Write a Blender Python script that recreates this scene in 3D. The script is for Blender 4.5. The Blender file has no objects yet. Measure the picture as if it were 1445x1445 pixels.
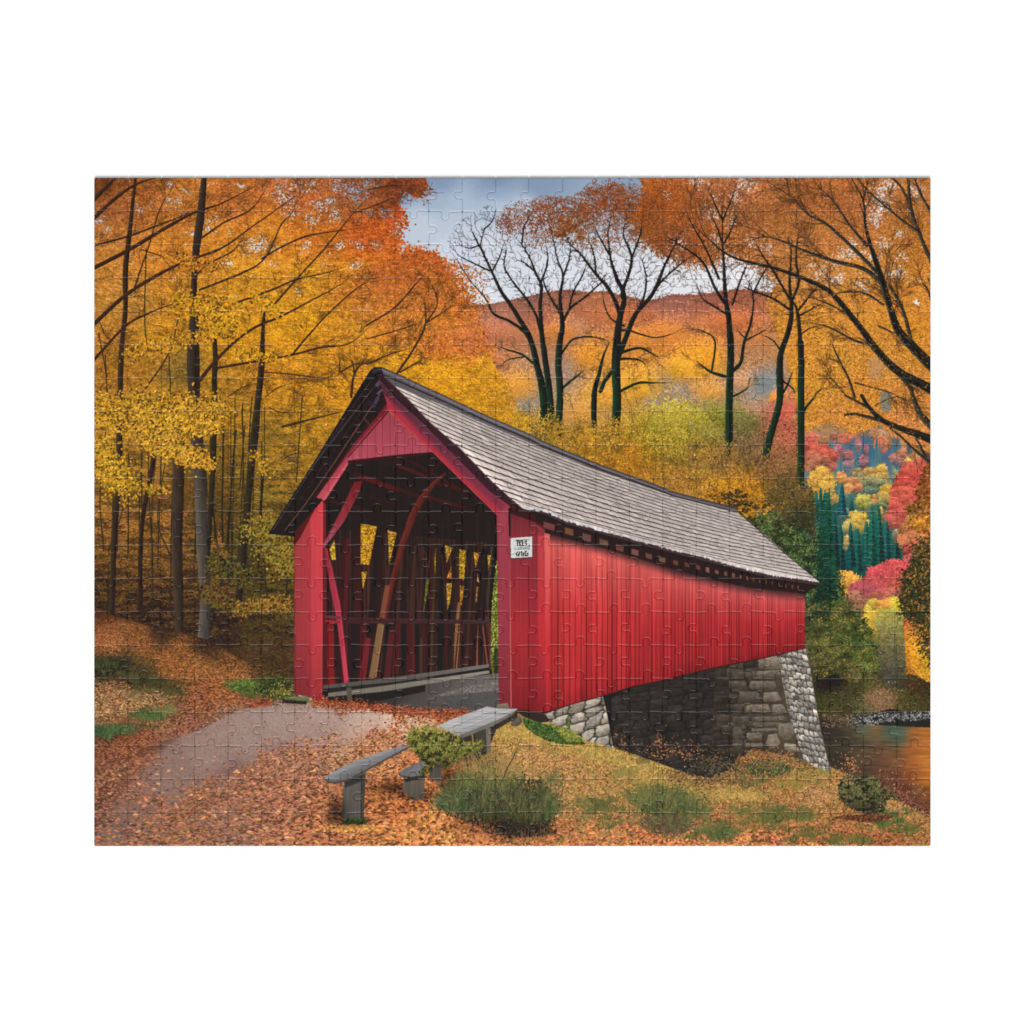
import numpy as np, math
# ---------------------------------------------------------------- print: canvas and drawing tools
# The printed picture is drawn by code, in picture millimetre-like units (x 133..1313, y 251..1194).
S = 2
PX, PY, PW, PH = 133.0, 251.0, 1180, 943
PAD = 40
CW, CH = PW*S + 2*PAD, PH*S + 2*PAD
C = np.zeros((CH, CW, 3), np.float32)
CF = C.reshape(-1, 3)
rng = np.random.default_rng(11)
def tx(x): return (np.asarray(x, np.float64) - PX)*S + PAD
def ty(y): return (np.asarray(y, np.float64) - PY)*S + PAD
GX = ((np.arange(CW) - PAD)/S + PX).astype(np.float32)[None, :]
GY = ((np.arange(CH) - PAD)/S + PY).astype(np.float32)[:, None]

def upsample(g, h, w):
    gy = np.linspace(0, g.shape[0]-1.001, h); gx = np.linspace(0, g.shape[1]-1.001, w)
    y0 = gy.astype(int); x0 = gx.astype(int)
    fy = (gy-y0).astype(np.float32); fx = (gx-x0).astype(np.float32)
    if g.ndim == 3: fy = fy[:, None, None]; fx = fx[None, :, None]
    else: fy = fy[:, None]; fx = fx[None, :]
    a = g[y0]; b = g[y0+1]
    r = a + (b-a)*fy
    c = r[:, x0]; d = r[:, x0+1]
    return c + (d-c)*fx

def vnoise(sx, sy, seed):
    r = np.random.default_rng(seed)
    gh, gw = int(CH/(sy*S))+3, int(CW/(sx*S))+3
    g = r.random((gh, gw)).astype(np.float32)
    y = np.linspace(0, gh-2.001, CH); x = np.linspace(0, gw-2.001, CW)
    y0 = y.astype(int); x0 = x.astype(int)
    fy = (y-y0).astype(np.float32); fx = (x-x0).astype(np.float32)
    fy = (fy*fy*(3-2*fy))[:, None]; fx = (fx*fx*(3-2*fx))[None, :]
    r0 = g[y0]*(1-fy) + g[y0+1]*fy
    return r0[:, x0]*(1-fx) + r0[:, x0+1]*fx

def fbm(sx, sy, octs, seed):
    out = np.zeros((CH, CW), np.float32); amp = 1.0; tot = 0
    for o in range(octs):
        out += amp*vnoise(sx/2**o, sy/2**o, seed+o*17); tot += amp; amp *= 0.55
    return out/tot

def field(pts, pw=2.2, step=8):
    P = np.array(pts, np.float32)
    xs = np.linspace(PX-PAD/S, PX+PW+PAD/S, int(CW/(S*step))); ys = np.linspace(PY-PAD/S, PY+PH+PAD/S, int(CH/(S*step)))
    d = (xs[None, :, None]-P[:, 0])**2 + (ys[:, None, None]-P[:, 1])**2
    w = 1.0/(d + 120.0)**pw
    w /= w.sum(-1, keepdims=True)
    return upsample((w @ P[:, 2:]).astype(np.float32), CH, CW)

def polymask(pts):
    p = [(float(tx(a)), float(ty(b))) for a, b in pts]
    ys = [q[1] for q in p]; xs = [q[0] for q in p]
    y0 = max(0, int(min(ys))); y1 = min(CH-1, int(max(ys))+1)
    x0 = max(0, int(min(xs))); x1 = min(CW-1, int(max(xs))+1)
    if y1 <= y0 or x1 <= x0: return None
    m = np.zeros((y1-y0+1, x1-x0+1), bool)
    n = len(p)
    E = np.array([(p[i][0], p[i][1], p[(i+1) % n][0], p[(i+1) % n][1]) for i in range(n)])
    E = E[E[:, 1] != E[:, 3]]
    for yy in range(y0, y1+1):
        c = yy+0.5
        k = ((E[:, 1] <= c) & (E[:, 3] > c)) | ((E[:, 3] <= c) & (E[:, 1] > c))
        e = E[k]
        if len(e) == 0: continue
        xc = np.sort(e[:, 0] + (c-e[:, 1])/(e[:, 3]-e[:, 1])*(e[:, 2]-e[:, 0]))
        for j in range(0, len(xc)-1, 2):
            a = max(0, int(round(xc[j]))-x0); b = min(m.shape[1], int(round(xc[j+1]))-x0)
            if b > a: m[yy-y0, a:b] = True
    return (y0, x0, m)

def fullmask(pts):
    M = np.zeros((CH, CW), bool)
    r = polymask(pts)
    if r: y0, x0, m = r; M[y0:y0+m.shape[0], x0:x0+m.shape[1]] |= m
    return M

def poly(pts, col, alpha=1.0):
    """fill a polygon; col is rgb (0..255) or f(x, y, yslice, xslice) -> rgb array"""
    r = polymask(pts)
    if not r: return
    y0, x0, m = r
    sl = (slice(y0, y0+m.shape[0]), slice(x0, x0+m.shape[1]))
    if callable(col):
        v = col(np.broadcast_to(GX[:, sl[1]], m.shape), np.broadcast_to(GY[sl[0]], m.shape), sl)
    else:
        v = np.broadcast_to(np.array(col, np.float32), m.shape+(3,))
    if alpha >= 1: C[sl][m] = v[m]
    else: C[sl][m] = C[sl][m]*(1-alpha) + v[m]*alpha

def lerpc(a, b, t):
    a = np.array(a, np.float32); b = np.array(b, np.float32)
    return a + (b-a)*np.clip(np.asarray(t), 0, 1)[..., None]

def hgrad(a, b, x0, x1): return lambda x, y, s: lerpc(a, b, (x-x0)/(x1-x0))
def vgrad(a, b, y0, y1): return lambda x, y, s: lerpc(a, b, (y-y0)/(y1-y0))

def smooth_curve(pts, n=10):
    P = np.array(pts, float)
    if len(P) < 3: 
        t = np.linspace(0, 1, n*2)[:, None]; return P[0]*(1-t)+P[-1]*t
    Q = np.vstack([2*P[0]-P[1], P, 2*P[-1]-P[-2]])
    out = []
    for i in range(1, len(Q)-2):
        t = np.linspace(0, 1, n, endpoint=False)[:, None]
        a, b, c, d = Q[i-1], Q[i], Q[i+1], Q[i+2]
        out.append(0.5*((2*b) + (c-a)*t + (2*a-5*b+4*c-d)*t*t + (3*b-a-3*c+d)*t**3))
    out.append(P[-1:])
    return np.vstack(out)

BARK = fbm(1.6, 14, 3, 5)
_disc = {}
def disc(r):
    if r not in _disc:
        k = int(math.ceil(r)); yy, xx = np.mgrid[-k:k+1, -k:k+1]
        q = xx*xx+yy*yy <= r*r+0.3
        _disc[r] = (yy[q], xx[q])
    return _disc[r]

def stamp(lines, col, edge=0.25, bark=0.35, alpha=1.0, grad=None):
    """lines: list of arrays (n,3) x,y,width. Draws tapered strokes; all samples batched by radius."""
    SX, SY, SR, NX, NY = [], [], [], [], []
    for L in lines:
        L = np.asarray(L, float)
        if len(L) < 2: continue
        seg = np.hypot(np.diff(L[:, 0]), np.diff(L[:, 1]))
        cum = np.concatenate([[0], np.cumsum(seg)])
        if cum[-1] <= 0: continue
        st = max(0.35, min(2.0, 0.18*L[:, 2].mean()))
        m = max(2, int(cum[-1]/st)); s = np.linspace(0, cum[-1], m)
        x = np.interp(s, cum, L[:, 0]); y = np.interp(s, cum, L[:, 1]); w = np.interp(s, cum, L[:, 2])
        dx = np.gradient(x); dy = np.gradient(y); q = np.hypot(dx, dy)+1e-6
        SX.append(x); SY.append(y); SR.append(w); NX.append(-dy/q); NY.append(dx/q)
    if not SX: return
    x = np.concatenate(SX); y = np.concatenate(SY); w = np.concatenate(SR); nx = np.concatenate(NX); ny = np.concatenate(NY)
    px = np.clip(np.round(tx(x)).astype(int), 0, CW-1); py = np.clip(np.round(ty(y)).astype(int), 0, CH-1)
    r = np.round(np.clip((w*S-0.8)/2, 0.5, 40)*2)/2
    flip = np.where(nx > 0, 1.0, -1.0)
    col = np.array(col, np.float32)
    BF = BARK.reshape(-1)
    for rr in np.unique(r):
        g = np.where(r == rr)[0]
        oy, ox = disc(rr)
        for k in range(len(oy)):
            yy = np.clip(py[g]+oy[k], 0, CH-1); xx = np.clip(px[g]+ox[k], 0, CW-1)
            i = yy*CW+xx
            c = (ox[k]*nx[g]+oy[k]*ny[g])/max(rr, 1)*flip[g]
            sh = (1 - edge*c)*(1-bark*0.5+bark*BF[i]) if rr > 1.2 else np.ones(len(g))
            cc = col if grad is None else lerpc(col, grad[0], (y[g]-grad[1])/(grad[2]-grad[1]))
            v = cc*sh[:, None]
            CF[i] = v if alpha >= 1 else CF[i]*(1-alpha)+v*alpha

def limb(pts, col, n=10, taper=False, **k):
    L = smooth_curve(pts, n)
    if taper:
        f = np.linspace(0, 1, len(L)); L[:, 2] = np.maximum(.5, L[:, 2]*np.interp(f, [0, .6, 1], [1, .92, .35]))
    L[:, 0] += np.interp(np.arange(len(L)), np.arange(0, len(L)+7, 7), rng.normal(0, 0.5, len(np.arange(0, len(L)+7, 7))))
    stamp([L], col, **k)
    return L

def grow(out, tips, x, y, a, L, w, dep, up=0.12, spread=(18, 42), kids=(2, 4), shrink=(0.5, 0.75), wmin=0.5):
    n = max(3, int(L/5)); st = L/n
    pts = [(x, y, w)]
    for i in range(n):
        a += rng.normal(0, 0.045)
        a += up*math.sin(-math.pi/2-a)*0.3
        x += math.cos(a)*st; y += math.sin(a)*st
        pts.append((x, y, max(wmin, w*(1-0.6*(i+1)/n))))
    out.append(np.array(pts))
    if dep <= 0:
        tips.append((x, y)); return
    for _ in range(rng.integers(kids[0], kids[1]+1)):
        f = rng.uniform(0.3, 1.0); k = min(n, max(1, int(f*n)))
        q = pts[k]
        s = rng.choice([-1, 1])
        grow(out, tips, q[0], q[1], a + s*math.radians(rng.uniform(*spread)), L*rng.uniform(*shrink), max(wmin, q[2]*0.7), dep-1, up, spread, kids, shrink, wmin)

_tm = {}
def leaf_tmpl(L, Wd, q):
    key = (L, Wd, q)
    if key not in _tm:
        a = q*math.pi/10; k = int(math.ceil(max(L, Wd)/2))+1
        yy, xx = np.mgrid[-k:k+1, -k:k+1]
        u = (xx*math.cos(a)+yy*math.sin(a))/(L/2); v = (-xx*math.sin(a)+yy*math.cos(a))/(Wd/2)
        m = np.abs(v) <= np.maximum(0.25/max(Wd/2, .5), 1-u*u)
        m &= np.abs(u) <= 1.0
        sh = 1.0 - 0.13*np.sign(v)*(np.abs(v) > 0.15)
        _tm[key] = (yy[m], xx[m], sh[m].astype(np.float32))
    return _tm[key]

def splat(x, y, col, L, Wd, ang=None, chunks=5, clip=None):
    """scatter leaf shapes: centre x,y; colour (n,3); length, width in picture units; angle"""
    n = len(x)
    if n == 0: return
    x = np.asarray(x); y = np.asarray(y)
    px = np.round(tx(x)).astype(int); py = np.round(ty(y)).astype(int)
    ok = (px > 22) & (px < CW-22) & (py > 22) & (py < CH-22)
    Lq = np.clip(np.round(np.broadcast_to(L, n)*S), 1, 38).astype(int); Wq = np.clip(np.round(np.broadcast_to(Wd, n)*S), 1, 38).astype(int)
    if ang is None: ang = rng.uniform(0, math.pi, n)
    if np.ndim(ang) and len(ang) != n: ang = np.resize(ang, n)
    aq = np.round((np.broadcast_to(ang, n) % math.pi)/math.pi*10).astype(int) % 10
    key = (Lq*64+Wq)*16+aq
    col = np.clip(col, 0, 255).astype(np.float32)
    cb = np.arange(n)*chunks//n
    CLF = None if clip is None else clip.reshape(-1)
    for c in range(chunks):
        sel = np.where((cb == c) & ok)[0]
        if len(sel) == 0: continue
        ks = key[sel]; o = np.argsort(ks, kind='stable'); sel = sel[o]; ks = ks[o]
        uk, st = np.unique(ks, return_index=True); st = list(st)+[len(ks)]
        for j, k in enumerate(uk):
            g = sel[st[j]:st[j+1]]
            oy, ox, sh = leaf_tmpl(int(k)//1024, (int(k)//16) % 64, int(k) % 16)
            base = py[g]*CW+px[g]; cg = col[g]
            for t in range(len(oy)):
                i = base+oy[t]*CW+ox[t]
                if CLF is None: CF[i] = cg*sh[t]
                else:
                    q = CLF[i]; CF[i[q]] = cg[q]*sh[t]

def at(F, x, y):
    return F[np.clip(np.round(ty(y)).astype(int), 0, CH-1), np.clip(np.round(tx(x)).astype(int), 0, CW-1)]

def scatter(mask, n):
    """n random points inside a canvas mask"""
    idx = np.flatnonzero(mask)
    i = rng.choice(idx, n)
    return (i % CW - PAD)/S + PX + rng.uniform(-.25, .25, n), (i//CW - PAD)/S + PY + rng.uniform(-.25, .25, n)

def jit(c, n, lum=0.15, hue=8):
    l = 1 + rng.normal(0, lum, (n, 1))
    return c*l + rng.normal(0, hue, (n, 3))

def blob(cx, cy, rx, ry, seed=0, rough=0.15, n=48, lobes=7):
    r = np.random.default_rng(seed)
    th = np.linspace(0, 2*math.pi, n, endpoint=False)
    k = 1 + rough*sum(r.normal(0, 1)/(1+0.25*j)*np.cos(j*th + r.uniform(0, 6.28)) for j in range(2, lobes))*0.5
    return list(zip(cx+rx*k*np.cos(th), cy+ry*k*np.sin(th)))

def blur(A, r):
    """box blur twice, radius r canvas px"""
    for _ in range(2):
        for ax in (0, 1):
            P = np.concatenate([np.repeat(A.take([0], ax), r+1, ax), A, np.repeat(A.take([-1], ax), r, ax)], ax)
            cs = np.cumsum(P, ax, dtype=np.float64)
            n = A.shape[ax]
            A = ((cs.take(range(2*r+1, 2*r+1+n), ax) - cs.take(range(0, n), ax))/(2*r+1)).astype(np.float32)
    return A

def shade(cx, cy, rx, ry, k):
    x0, x1 = int(tx(cx-3*rx)), int(tx(cx+3*rx)); y0, y1 = int(ty(cy-3*ry)), int(ty(cy+3*ry))
    x0, y0 = max(0, x0), max(0, y0); sl = (slice(y0, min(CH, y1)), slice(x0, min(CW, x1)))
    d = ((GX[:, sl[1]]-cx)/rx)**2+((GY[sl[0]]-cy)/ry)**2
    C[sl] *= (1-k*np.exp(-d))[..., None]

def masonry(P, uv, nu, nv, c_hi, c_lo, gapc, seed, gap=.13, tone=.16, stretch=1.0, clip=None):
    """rounded stones: jittered cells in (u, v) space; uv maps picture x, y to cell coordinates"""
    r = polymask(P)
    if not r: return
    y0, x0, m = r
    sl = (slice(y0, y0+m.shape[0]), slice(x0, x0+m.shape[1]))
    X = np.broadcast_to(GX[:, sl[1]], m.shape); Y = np.broadcast_to(GY[sl[0]], m.shape)
    u, v = uv(X, Y)
    u = u+(F3[sl]-.5)*.25; v = v+(F2[sl]-.5)*.22
    R = np.random.default_rng(seed); N = 97
    ju = R.uniform(.18, .82, (N, N)); jv = R.uniform(.28, .72, (N, N)); tn = R.normal(1, tone, (N, N)); hu = R.normal(0, 6, (N, N))
    iv = np.floor(v).astype(int); iu = np.floor(u).astype(int)
    d1 = np.full(m.shape, 9.); d2 = d1.copy(); best = np.zeros(m.shape, int); by = d1*0
    for dv in (-1, 0, 1):
        for du in (-1, 0, 1):
            a = iu+du; b = iv+dv
            pu = a+ju[b % N, a % N]+.5*(b % 2)*0; pv = b+jv[b % N, a % N]
            d = np.maximum(np.abs(u-pu)*1.0, np.abs(v-pv)*stretch)*.55+.45*np.hypot(u-pu, (v-pv)*stretch)
            nw = d < d1
            d2 = np.where(nw, d1, np.minimum(d2, d)); best = np.where(nw, (b % N)*N+(a % N), best); by = np.where(nw, v-pv, by); d1 = np.where(nw, d, d1)
    e = np.clip((d2-d1)/gap-.15, 0, 1)[..., None]
    t = np.clip(.5+by*.9+d1*.35, 0, 1)
    S_ = lerpc(c_hi, c_lo, t)*tn.ravel()[best][..., None]+hu.ravel()[best][..., None]*np.array((.5, .2, -.3))*(np.mean(c_hi)/200)
    S_ = S_*(.74+.52*F3[sl][..., None])
    V = S_*e+np.array(gapc)*(1-e)
    C[sl][m] = V[m]
# ---------------------------------------------------------------- the print: sky, hills, autumn woods
F1 = fbm(60, 40, 4, 100); F2 = fbm(14, 10, 3, 200); F3 = fbm(5, 3, 3, 300); FH = fbm(26, 5, 3, 400)
SKY = field([(560,255,128,152,185),(620,258,128,150,178),(700,255,122,144,172),(760,255,130,152,178),(900,255,135,160,188),(640,290,170,186,206),(640,310,186,198,213),(700,290,180,194,212),(660,335,198,207,220),(740,300,186,199,215),(690,350,210,216,226),(600,320,190,201,215),(620,280,160,178,200),(700,272,146,168,194),
 (640,360,205,213,226),(720,380,212,218,228),(690,420,219,223,230),(780,400,218,222,230),(860,400,220,223,230),(980,400,226,228,233),(1070,400,232,232,236),(1180,300,200,206,218),(1300,300,205,208,218),
 (200,300,190,188,192),(400,280,200,198,202),(300,330,222,220,222),(450,370,226,222,220),(1000,260,190,196,208),(1250,380,226,222,220)], step=6)
C[:] = SKY
def draw_background():
    global LF
    # far hill
    hill = [(560,470),(620,445),(660,433),(690,431),(720,425),(745,420),(770,413),(800,410),(830,414),(850,412),(880,418),(915,426),(945,417),(975,417),(1000,415),(1040,409),(1075,412),(1110,424),(1150,430),(1200,430),(1313,430),(1320,760),(560,760)]
    HF = field([(600,450,150,105,95),(680,438,160,92,75),(700,452,175,105,80),(750,425,150,88,70),(760,445,178,98,66),(810,416,160,85,58),(830,440,188,100,56),(900,425,165,85,60),(950,425,150,85,70),(950,445,172,96,74),(1000,420,160,80,58),
     (1040,418,168,82,52),(1050,440,180,92,58),(1000,462,206,116,60),(1090,440,180,100,60),(720,480,190,116,72),(800,475,196,118,62),(830,470,190,112,62),(950,480,224,134,46),(990,510,226,146,40),
     (700,520,180,120,90),(750,520,172,126,92),(735,545,214,142,56),(800,522,164,130,112),(815,470,162,126,114),(832,500,218,138,46),(740,568,140,135,125),(780,580,170,130,90),(900,500,214,136,50),(900,540,214,148,42),
     (930,556,142,130,130),(960,560,152,136,130),(1010,560,165,132,100),(1080,545,128,134,134),(1060,500,188,130,84),(1150,520,196,136,64),(1090,480,195,130,70),(1120,560,180,120,80),
     (760,560,150,130,112),(840,560,190,140,70),(900,600,190,140,60),(1030,590,140,120,90),(1080,600,150,110,90),(1110,600,188,98,72)])
    hz = np.interp(GY, [405, 440, 500, 620], [.30, .22, .10, .0]).astype(np.float32)[..., None]; HF = HF*1.03*(1-hz)+np.array((158, 128, 112), np.float32)*hz
    m = fullmask(hill)
    T = HF*(0.92+0.16*F2[..., None])
    C[m] = T[m]
    x, y = scatter(m & (GY < 640), 52000)
    d = np.clip((y-405)/150, 0, 1)
    bx, by = x+rng.normal(0, 6, len(x)), y+rng.normal(0, 3, len(x))
    splat(x, y, jit(at(HF, bx, by), len(x), 0.055, 4), 1.5+2.2*d, 1.2+1.6*d, chunks=3)
    # ridge fuzz
    for i in range(7, 18):
        pass
    xs = rng.uniform(650, 1120, 1500); yr = np.interp(xs, [p[0] for p in hill[:18]], [p[1] for p in hill[:18]])
    splat(xs, yr+rng.normal(0, 1.0, 1500), jit(at(HF, xs, yr+8)*0.88, 1500, 0.08, 4), 2.6, 1.8)
    # middle distance crowns on the slope
    crowns = [(720,545,44,26,(216,146,56)),(680,505,40,26,(206,118,62)),(835,498,34,30,(222,142,48)),(905,482,40,30,(220,134,50)),(985,505,44,36,(228,148,40)),(940,470,36,24,(216,128,56)),(1000,552,34,18,(220,150,66)),(905,545,44,26,(216,152,44)),
      (850,560,38,24,(212,148,52)),(1060,470,40,26,(204,122,66)),(1045,540,24,16,(192,140,96)),(960,520,30,22,(226,158,44)),(790,470,40,20,(204,124,62)),(1065,580,34,16,(176,128,92)),(880,446,40,16,(196,108,58)),(1030,455,36,16,(196,104,58)),
      (770,600,40,22,(192,140,54)),(1110,585,34,40,(196,92,72)),(1092,560,20,10,(226,140,56)),(815,585,34,22,(200,140,60)),(700,470,34,18,(190,112,76))]
    for i, (cx, cy, rx, ry, c) in enumerate(crowns):
        n = int(rx*ry*2.2)
        th = rng.uniform(0, 6.283, n); q = np.minimum(1.7, np.abs(rng.normal(0, .66, n)))*(1+0.18*np.sin(3*th+i))
        x = cx+rx*q*np.cos(th); y = cy+ry*q*np.sin(th)
        lum = 1.04-0.2*(y-cy)/ry*0.8 + 0.16*(at(F2, x, y)-0.5)
        o = np.argsort(y+rng.normal(0, 5, n))
        mx = np.clip(1.15-q*.62, .15, 1)[:, None]
        col = jit((np.array(c)*mx+at(HF, x, y)*(1-mx))*lum[:, None], n, 0.045, 4)
        splat(x[o], y[o], col[o], 3.0, 2.2, chunks=2)
    # yellow and olive shrubs below the middle trees
    MF = field([(640,590,224,160,32),(665,560,226,162,32),(700,580,214,154,36),(730,600,200,146,42),(760,620,168,128,46),(800,640,176,128,42),(830,640,188,130,38),(880,655,184,122,32),(920,590,176,150,44),(950,592,196,168,40),(960,615,166,142,46),(1000,592,160,146,44),
      (1040,600,124,108,58),(1060,625,122,94,56),(950,680,172,118,42),(900,690,170,112,36),(1020,650,154,110,54),(990,640,160,120,50),(1060,700,202,132,32),(1020,690,200,136,34),(1095,650,146,98,58),(1110,610,186,100,72),(1100,700,104,86,46),
      (1120,740,62,62,40),(1080,720,120,92,40),(1050,745,78,66,40),(1000,600,150,140,50),(1130,670,120,90,50),(850,620,180,130,44)])
    global MFIELD; MFIELD = MF
    band = [(630,570),(680,560),(720,575),(760,600),(800,615),(860,610),(905,585),(950,572),(1010,575),(1050,585),(1090,590),(1130,600),(1160,640),(1160,800),(630,800)]
    m = fullmask(band)
    x, y = scatter(m, 60000); x = x+rng.normal(0, 6, len(x)); y = y+rng.normal(0, 7, len(x))
    o = np.argsort(y + rng.normal(0, 14, len(x))); x = x[o]; y = y[o]
    lum = 0.84+0.36*at(F2, x, y)+0.25*(at(F3, x, y)-0.5)
    splat(x, y, jit(at(MF, x+rng.normal(0, 5, len(x)), y+rng.normal(0, 5, len(x)))*lum[:, None], len(x), 0.12, 7), 2.8, 1.7)
    x, y = scatter(m & (F3 > 0.52), 7000)
    splat(x, y, jit(at(MF, x, y)*0.62, len(x), 0.2, 5), 2.4, 1.2)
    for cx, cy, rx, ry, c in [(905,590,22,16,(186,150,50)),(945,582,26,18,(198,172,56)),(985,590,24,16,(170,150,54)),(1018,584,24,18,(142,136,54)),(1050,596,18,14,(124,120,60)),(960,600,40,18,(176,156,54)),(850,612,26,14,(186,140,46)),(800,616,24,12,(176,132,46)),(880,604,20,12,(190,150,48))]:
        n = int(rx*ry*2.4); x = cx+rng.normal(0, rx*.55, n); y = cy+rng.normal(0, ry*.6, n); k = at(F3, x, y) > .42; x = x[k]; y = y[k]
        splat(x, y, jit(np.tile(np.array(c, float), (len(x), 1))*np.interp(y, [cy-ry, cy+ry], [1.12, .78])[:, None], len(x), .12, 7), 2.6, 1.6)
    # thin saplings in the shrubs
    out, tips = [], []
    for px in (938, 968, 980, 1002, 660, 690, 745, 915, 850, 890):
        grow(out, tips, px+rng.normal(0, 3), 690 if px > 900 else 620, -1.57+rng.normal(0, .12), rng.uniform(40, 70), 1.5, 2, spread=(12, 30))
    stamp(out, (92, 66, 38), alpha=0.7)

def draw_valley():
    # blue haze and conifers up the valley
    V = field([(1140,600,196,132,60),(1200,575,206,134,54),(1250,570,90,125,140),(1290,590,206,130,80),(1150,640,140,120,120),(1180,640,120,130,135),(1200,625,70,105,125),(1220,650,60,100,135),(1260,640,75,105,130),(1290,660,130,110,110),(1160,660,95,125,130),
      (1200,670,110,115,120),(1240,680,90,105,115),(1270,690,110,110,110),(1190,690,70,110,100),(1240,700,110,120,95),(1170,720,40,90,80),(1200,740,60,105,95),(1230,760,40,95,90),(1260,780,36,90,88),(1210,800,32,72,80),(1250,810,28,62,78),(1180,780,36,84,78),(1290,740,120,120,110),(1240,890,110,100,60),(1240,930,84,78,54),(1240,960,70,64,48),(1280,940,110,96,56),(1215,880,120,110,56),(1260,900,120,112,72)])
    m = fullmask([(1134,590),(1320,590),(1320,960),(1134,960)])
    C[m] = (V*(0.94+0.12*F2[..., None]))[m]
    FL = fbm(3.2, 2.6, 2, 808)
    def puff(cx, cy, rx, ry, top, bot, seed, rough=0.14, dots=1.0, cut=None):
        """a distant crown: leaf dots thick inside an uneven outline, lit from above, shaded between its clumps"""
        P = blob(cx, cy, rx*.95, ry*.95, seed, rough*1.5)
        m = fullmask(P)
        if cut is not None: m &= GY < cut
        if not m.any(): return
        n = int(min(9000, 90+m.sum()/S/S*2.6*max(1, dots*.6)))
        x, y = scatter(m, n); sp = min(2.2, .5+rx*.07); x = x+rng.normal(0, sp, n); y = y+rng.normal(0, sp*.8, n)
        o = np.argsort(y+rng.normal(0, ry*.35, n)); x = x[o]; y = y[o]
        t = np.clip((y-(cy-ry))/(2*ry), 0, 1)
        r = np.random.default_rng(seed+5); k = max(3, int(rx*ry/30)); kx = cx+rx*r.uniform(-.8, .8, k); ky = cy+ry*r.uniform(-.85, .85, k)
        d = np.hypot(x[:, None]-kx, (y[:, None]-ky)*1.2); q = d.argmin(1); rel = (y-ky[q])/max(3.0, min(rx, ry)*.4)
        lum = np.interp(rel, [-1.2, 0, 1.2], [1.14, 1.0, .74])*(.80+.4*at(FL, x, y))
        c = lerpc(top, bot, t); g = c.mean(1, keepdims=True); c = g+(c-g)*.86
        splat(x, y, jit(c*lum[:, None], n, .06, 5), 1.5+min(1.4, rx*.05), 1.2+min(.8, rx*.03), chunks=4)
    def spire(cx, top, base, w, c1, c2):
        h = base-top
        L = [(cx, top)]; R = []
        n = max(4, int(h/5))
        for k in range(1, n+1):
            f = k/n; ww = w*f**0.85*0.5
            L += [(cx-ww*rng.uniform(.85, 1.1), top+h*f), (cx-ww*0.72, top+h*f+1)]
            R += [(cx+ww*rng.uniform(.85, 1.1), top+h*f), (cx+ww*0.72, top+h*f+1)]
        poly(L+R[::-1], lambda x, y, s: lerpc(c1, c2, (y-top)/h)*(0.85+0.3*BARK[s][..., None]))
    # far orange crowns under the branch
    for a in [(1165,590,40,26,(206,138,54),(190,130,78)),(1210,598,24,18,(210,132,58),(180,125,95)),(1190,612,17,13,(214,108,70),(196,100,76)),(1232,604,18,14,(206,128,78),(150,125,110)),(1252,616,20,18,(208,134,66),(176,116,84)),(1275,600,30,24,(208,132,78),(180,128,92)),
              (1296,616,24,30,(206,134,66),(190,128,70)),(1243,628,9,12,(208,108,62),(170,100,85)),(1150,600,26,20,(202,132,60),(188,122,76))]:
        puff(*a, seed=int(a[0]), rough=0.2, dots=1.5)
    for _ in range(46):
        cx = rng.uniform(1150, 1290); top = rng.uniform(606, 660)
        spire(cx, top, top+rng.uniform(30, 52), rng.uniform(7, 12), (58+rng.uniform(-10, 20), 104+rng.uniform(-12, 14), 134+rng.uniform(-14, 8)), (96, 128, 126))
    spire(1250, 566, 596, 18, (70,118,130), (78,124,140)); spire(1246, 572, 604, 16, (60,110,128), (84,126,138))
    for cx, cy, rx, ry in [(1211,628,4.5,11),(1197,648,7.5,13),(1219,652,6,11),(1182,636,5,9),(1188,640,4,8),(1222,636,3,8),(1174,650,5,9)]:
        puff(cx, cy, rx, ry, (192,92,96), (128,118,122), int(cx), 0.05)
    puff(1143,628,11,18,(222,104,78),(206,80,68),3); puff(1158,644,20,18,(218,88,62),(190,84,68),4,0.18); puff(1170,652,11,15,(212,84,66),(160,90,80),5); puff(1148,652,20,13,(196,98,70),(170,110,70),6)
    puff(1272,645,10,10,(206,116,76),(150,105,100),8); puff(1263,648,7,8,(190,104,84),(120,105,115),9); puff(1294,655,18,15,(210,130,72),(176,130,100),10); puff(1282,660,6,14,(214,176,64),(196,170,80),12); puff(1280,670,7,6,(216,182,70),(170,160,90),13)
    puff(1264,672,5,9,(160,150,90),(120,130,100),15); puff(1210,668,7,8,(176,132,72),(110,128,98),16)
    # rounded yellow and orange crowns
    puff(1226,672,11,12,(222,164,72),(160,142,84),20,0.1); puff(1243,670,11,14,(224,168,58),(190,152,82),21,0.12)
    puff(1230,684,26,10,(150,140,86),(90,120,96),22,0.2,cut=696)
    puff(1160,680,18,21,(226,166,52),(218,160,60),23,0.12); puff(1150,684,12,15,(222,160,52),(206,150,60),24); puff(1187,673,6.5,8,(220,134,72),(212,140,60),25); puff(1203,684,13.5,10,(222,142,68),(206,112,82),26,0.12); puff(1196,689,8,7,(220,140,64),(196,140,80),27)
    puff(1252,699,12.5,15,(222,160,40),(138,140,70),28,0.08); puff(1247,706,9,13,(206,152,52),(84,120,90),29,0.08)
    puff(1234,704,5,6,(214,148,74),(196,140,74),30)
    # yellow wedge between the dark conifers
    puff(1168, 698, 16, 12, (214,158,56), (188,150,70), 92, .3)
    0 and poly([(1150,684),(1180,690),(1186,696),(1182,705),(1178,718),(1174,700),(1168,692),(1162,700),(1158,695),(1154,703),(1148,698)], vgrad((222,162,52), (196,160,70), 684, 718))
    puff(1190,724,9,9,(118,124,118),(96,118,112),31,0.1)
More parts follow.
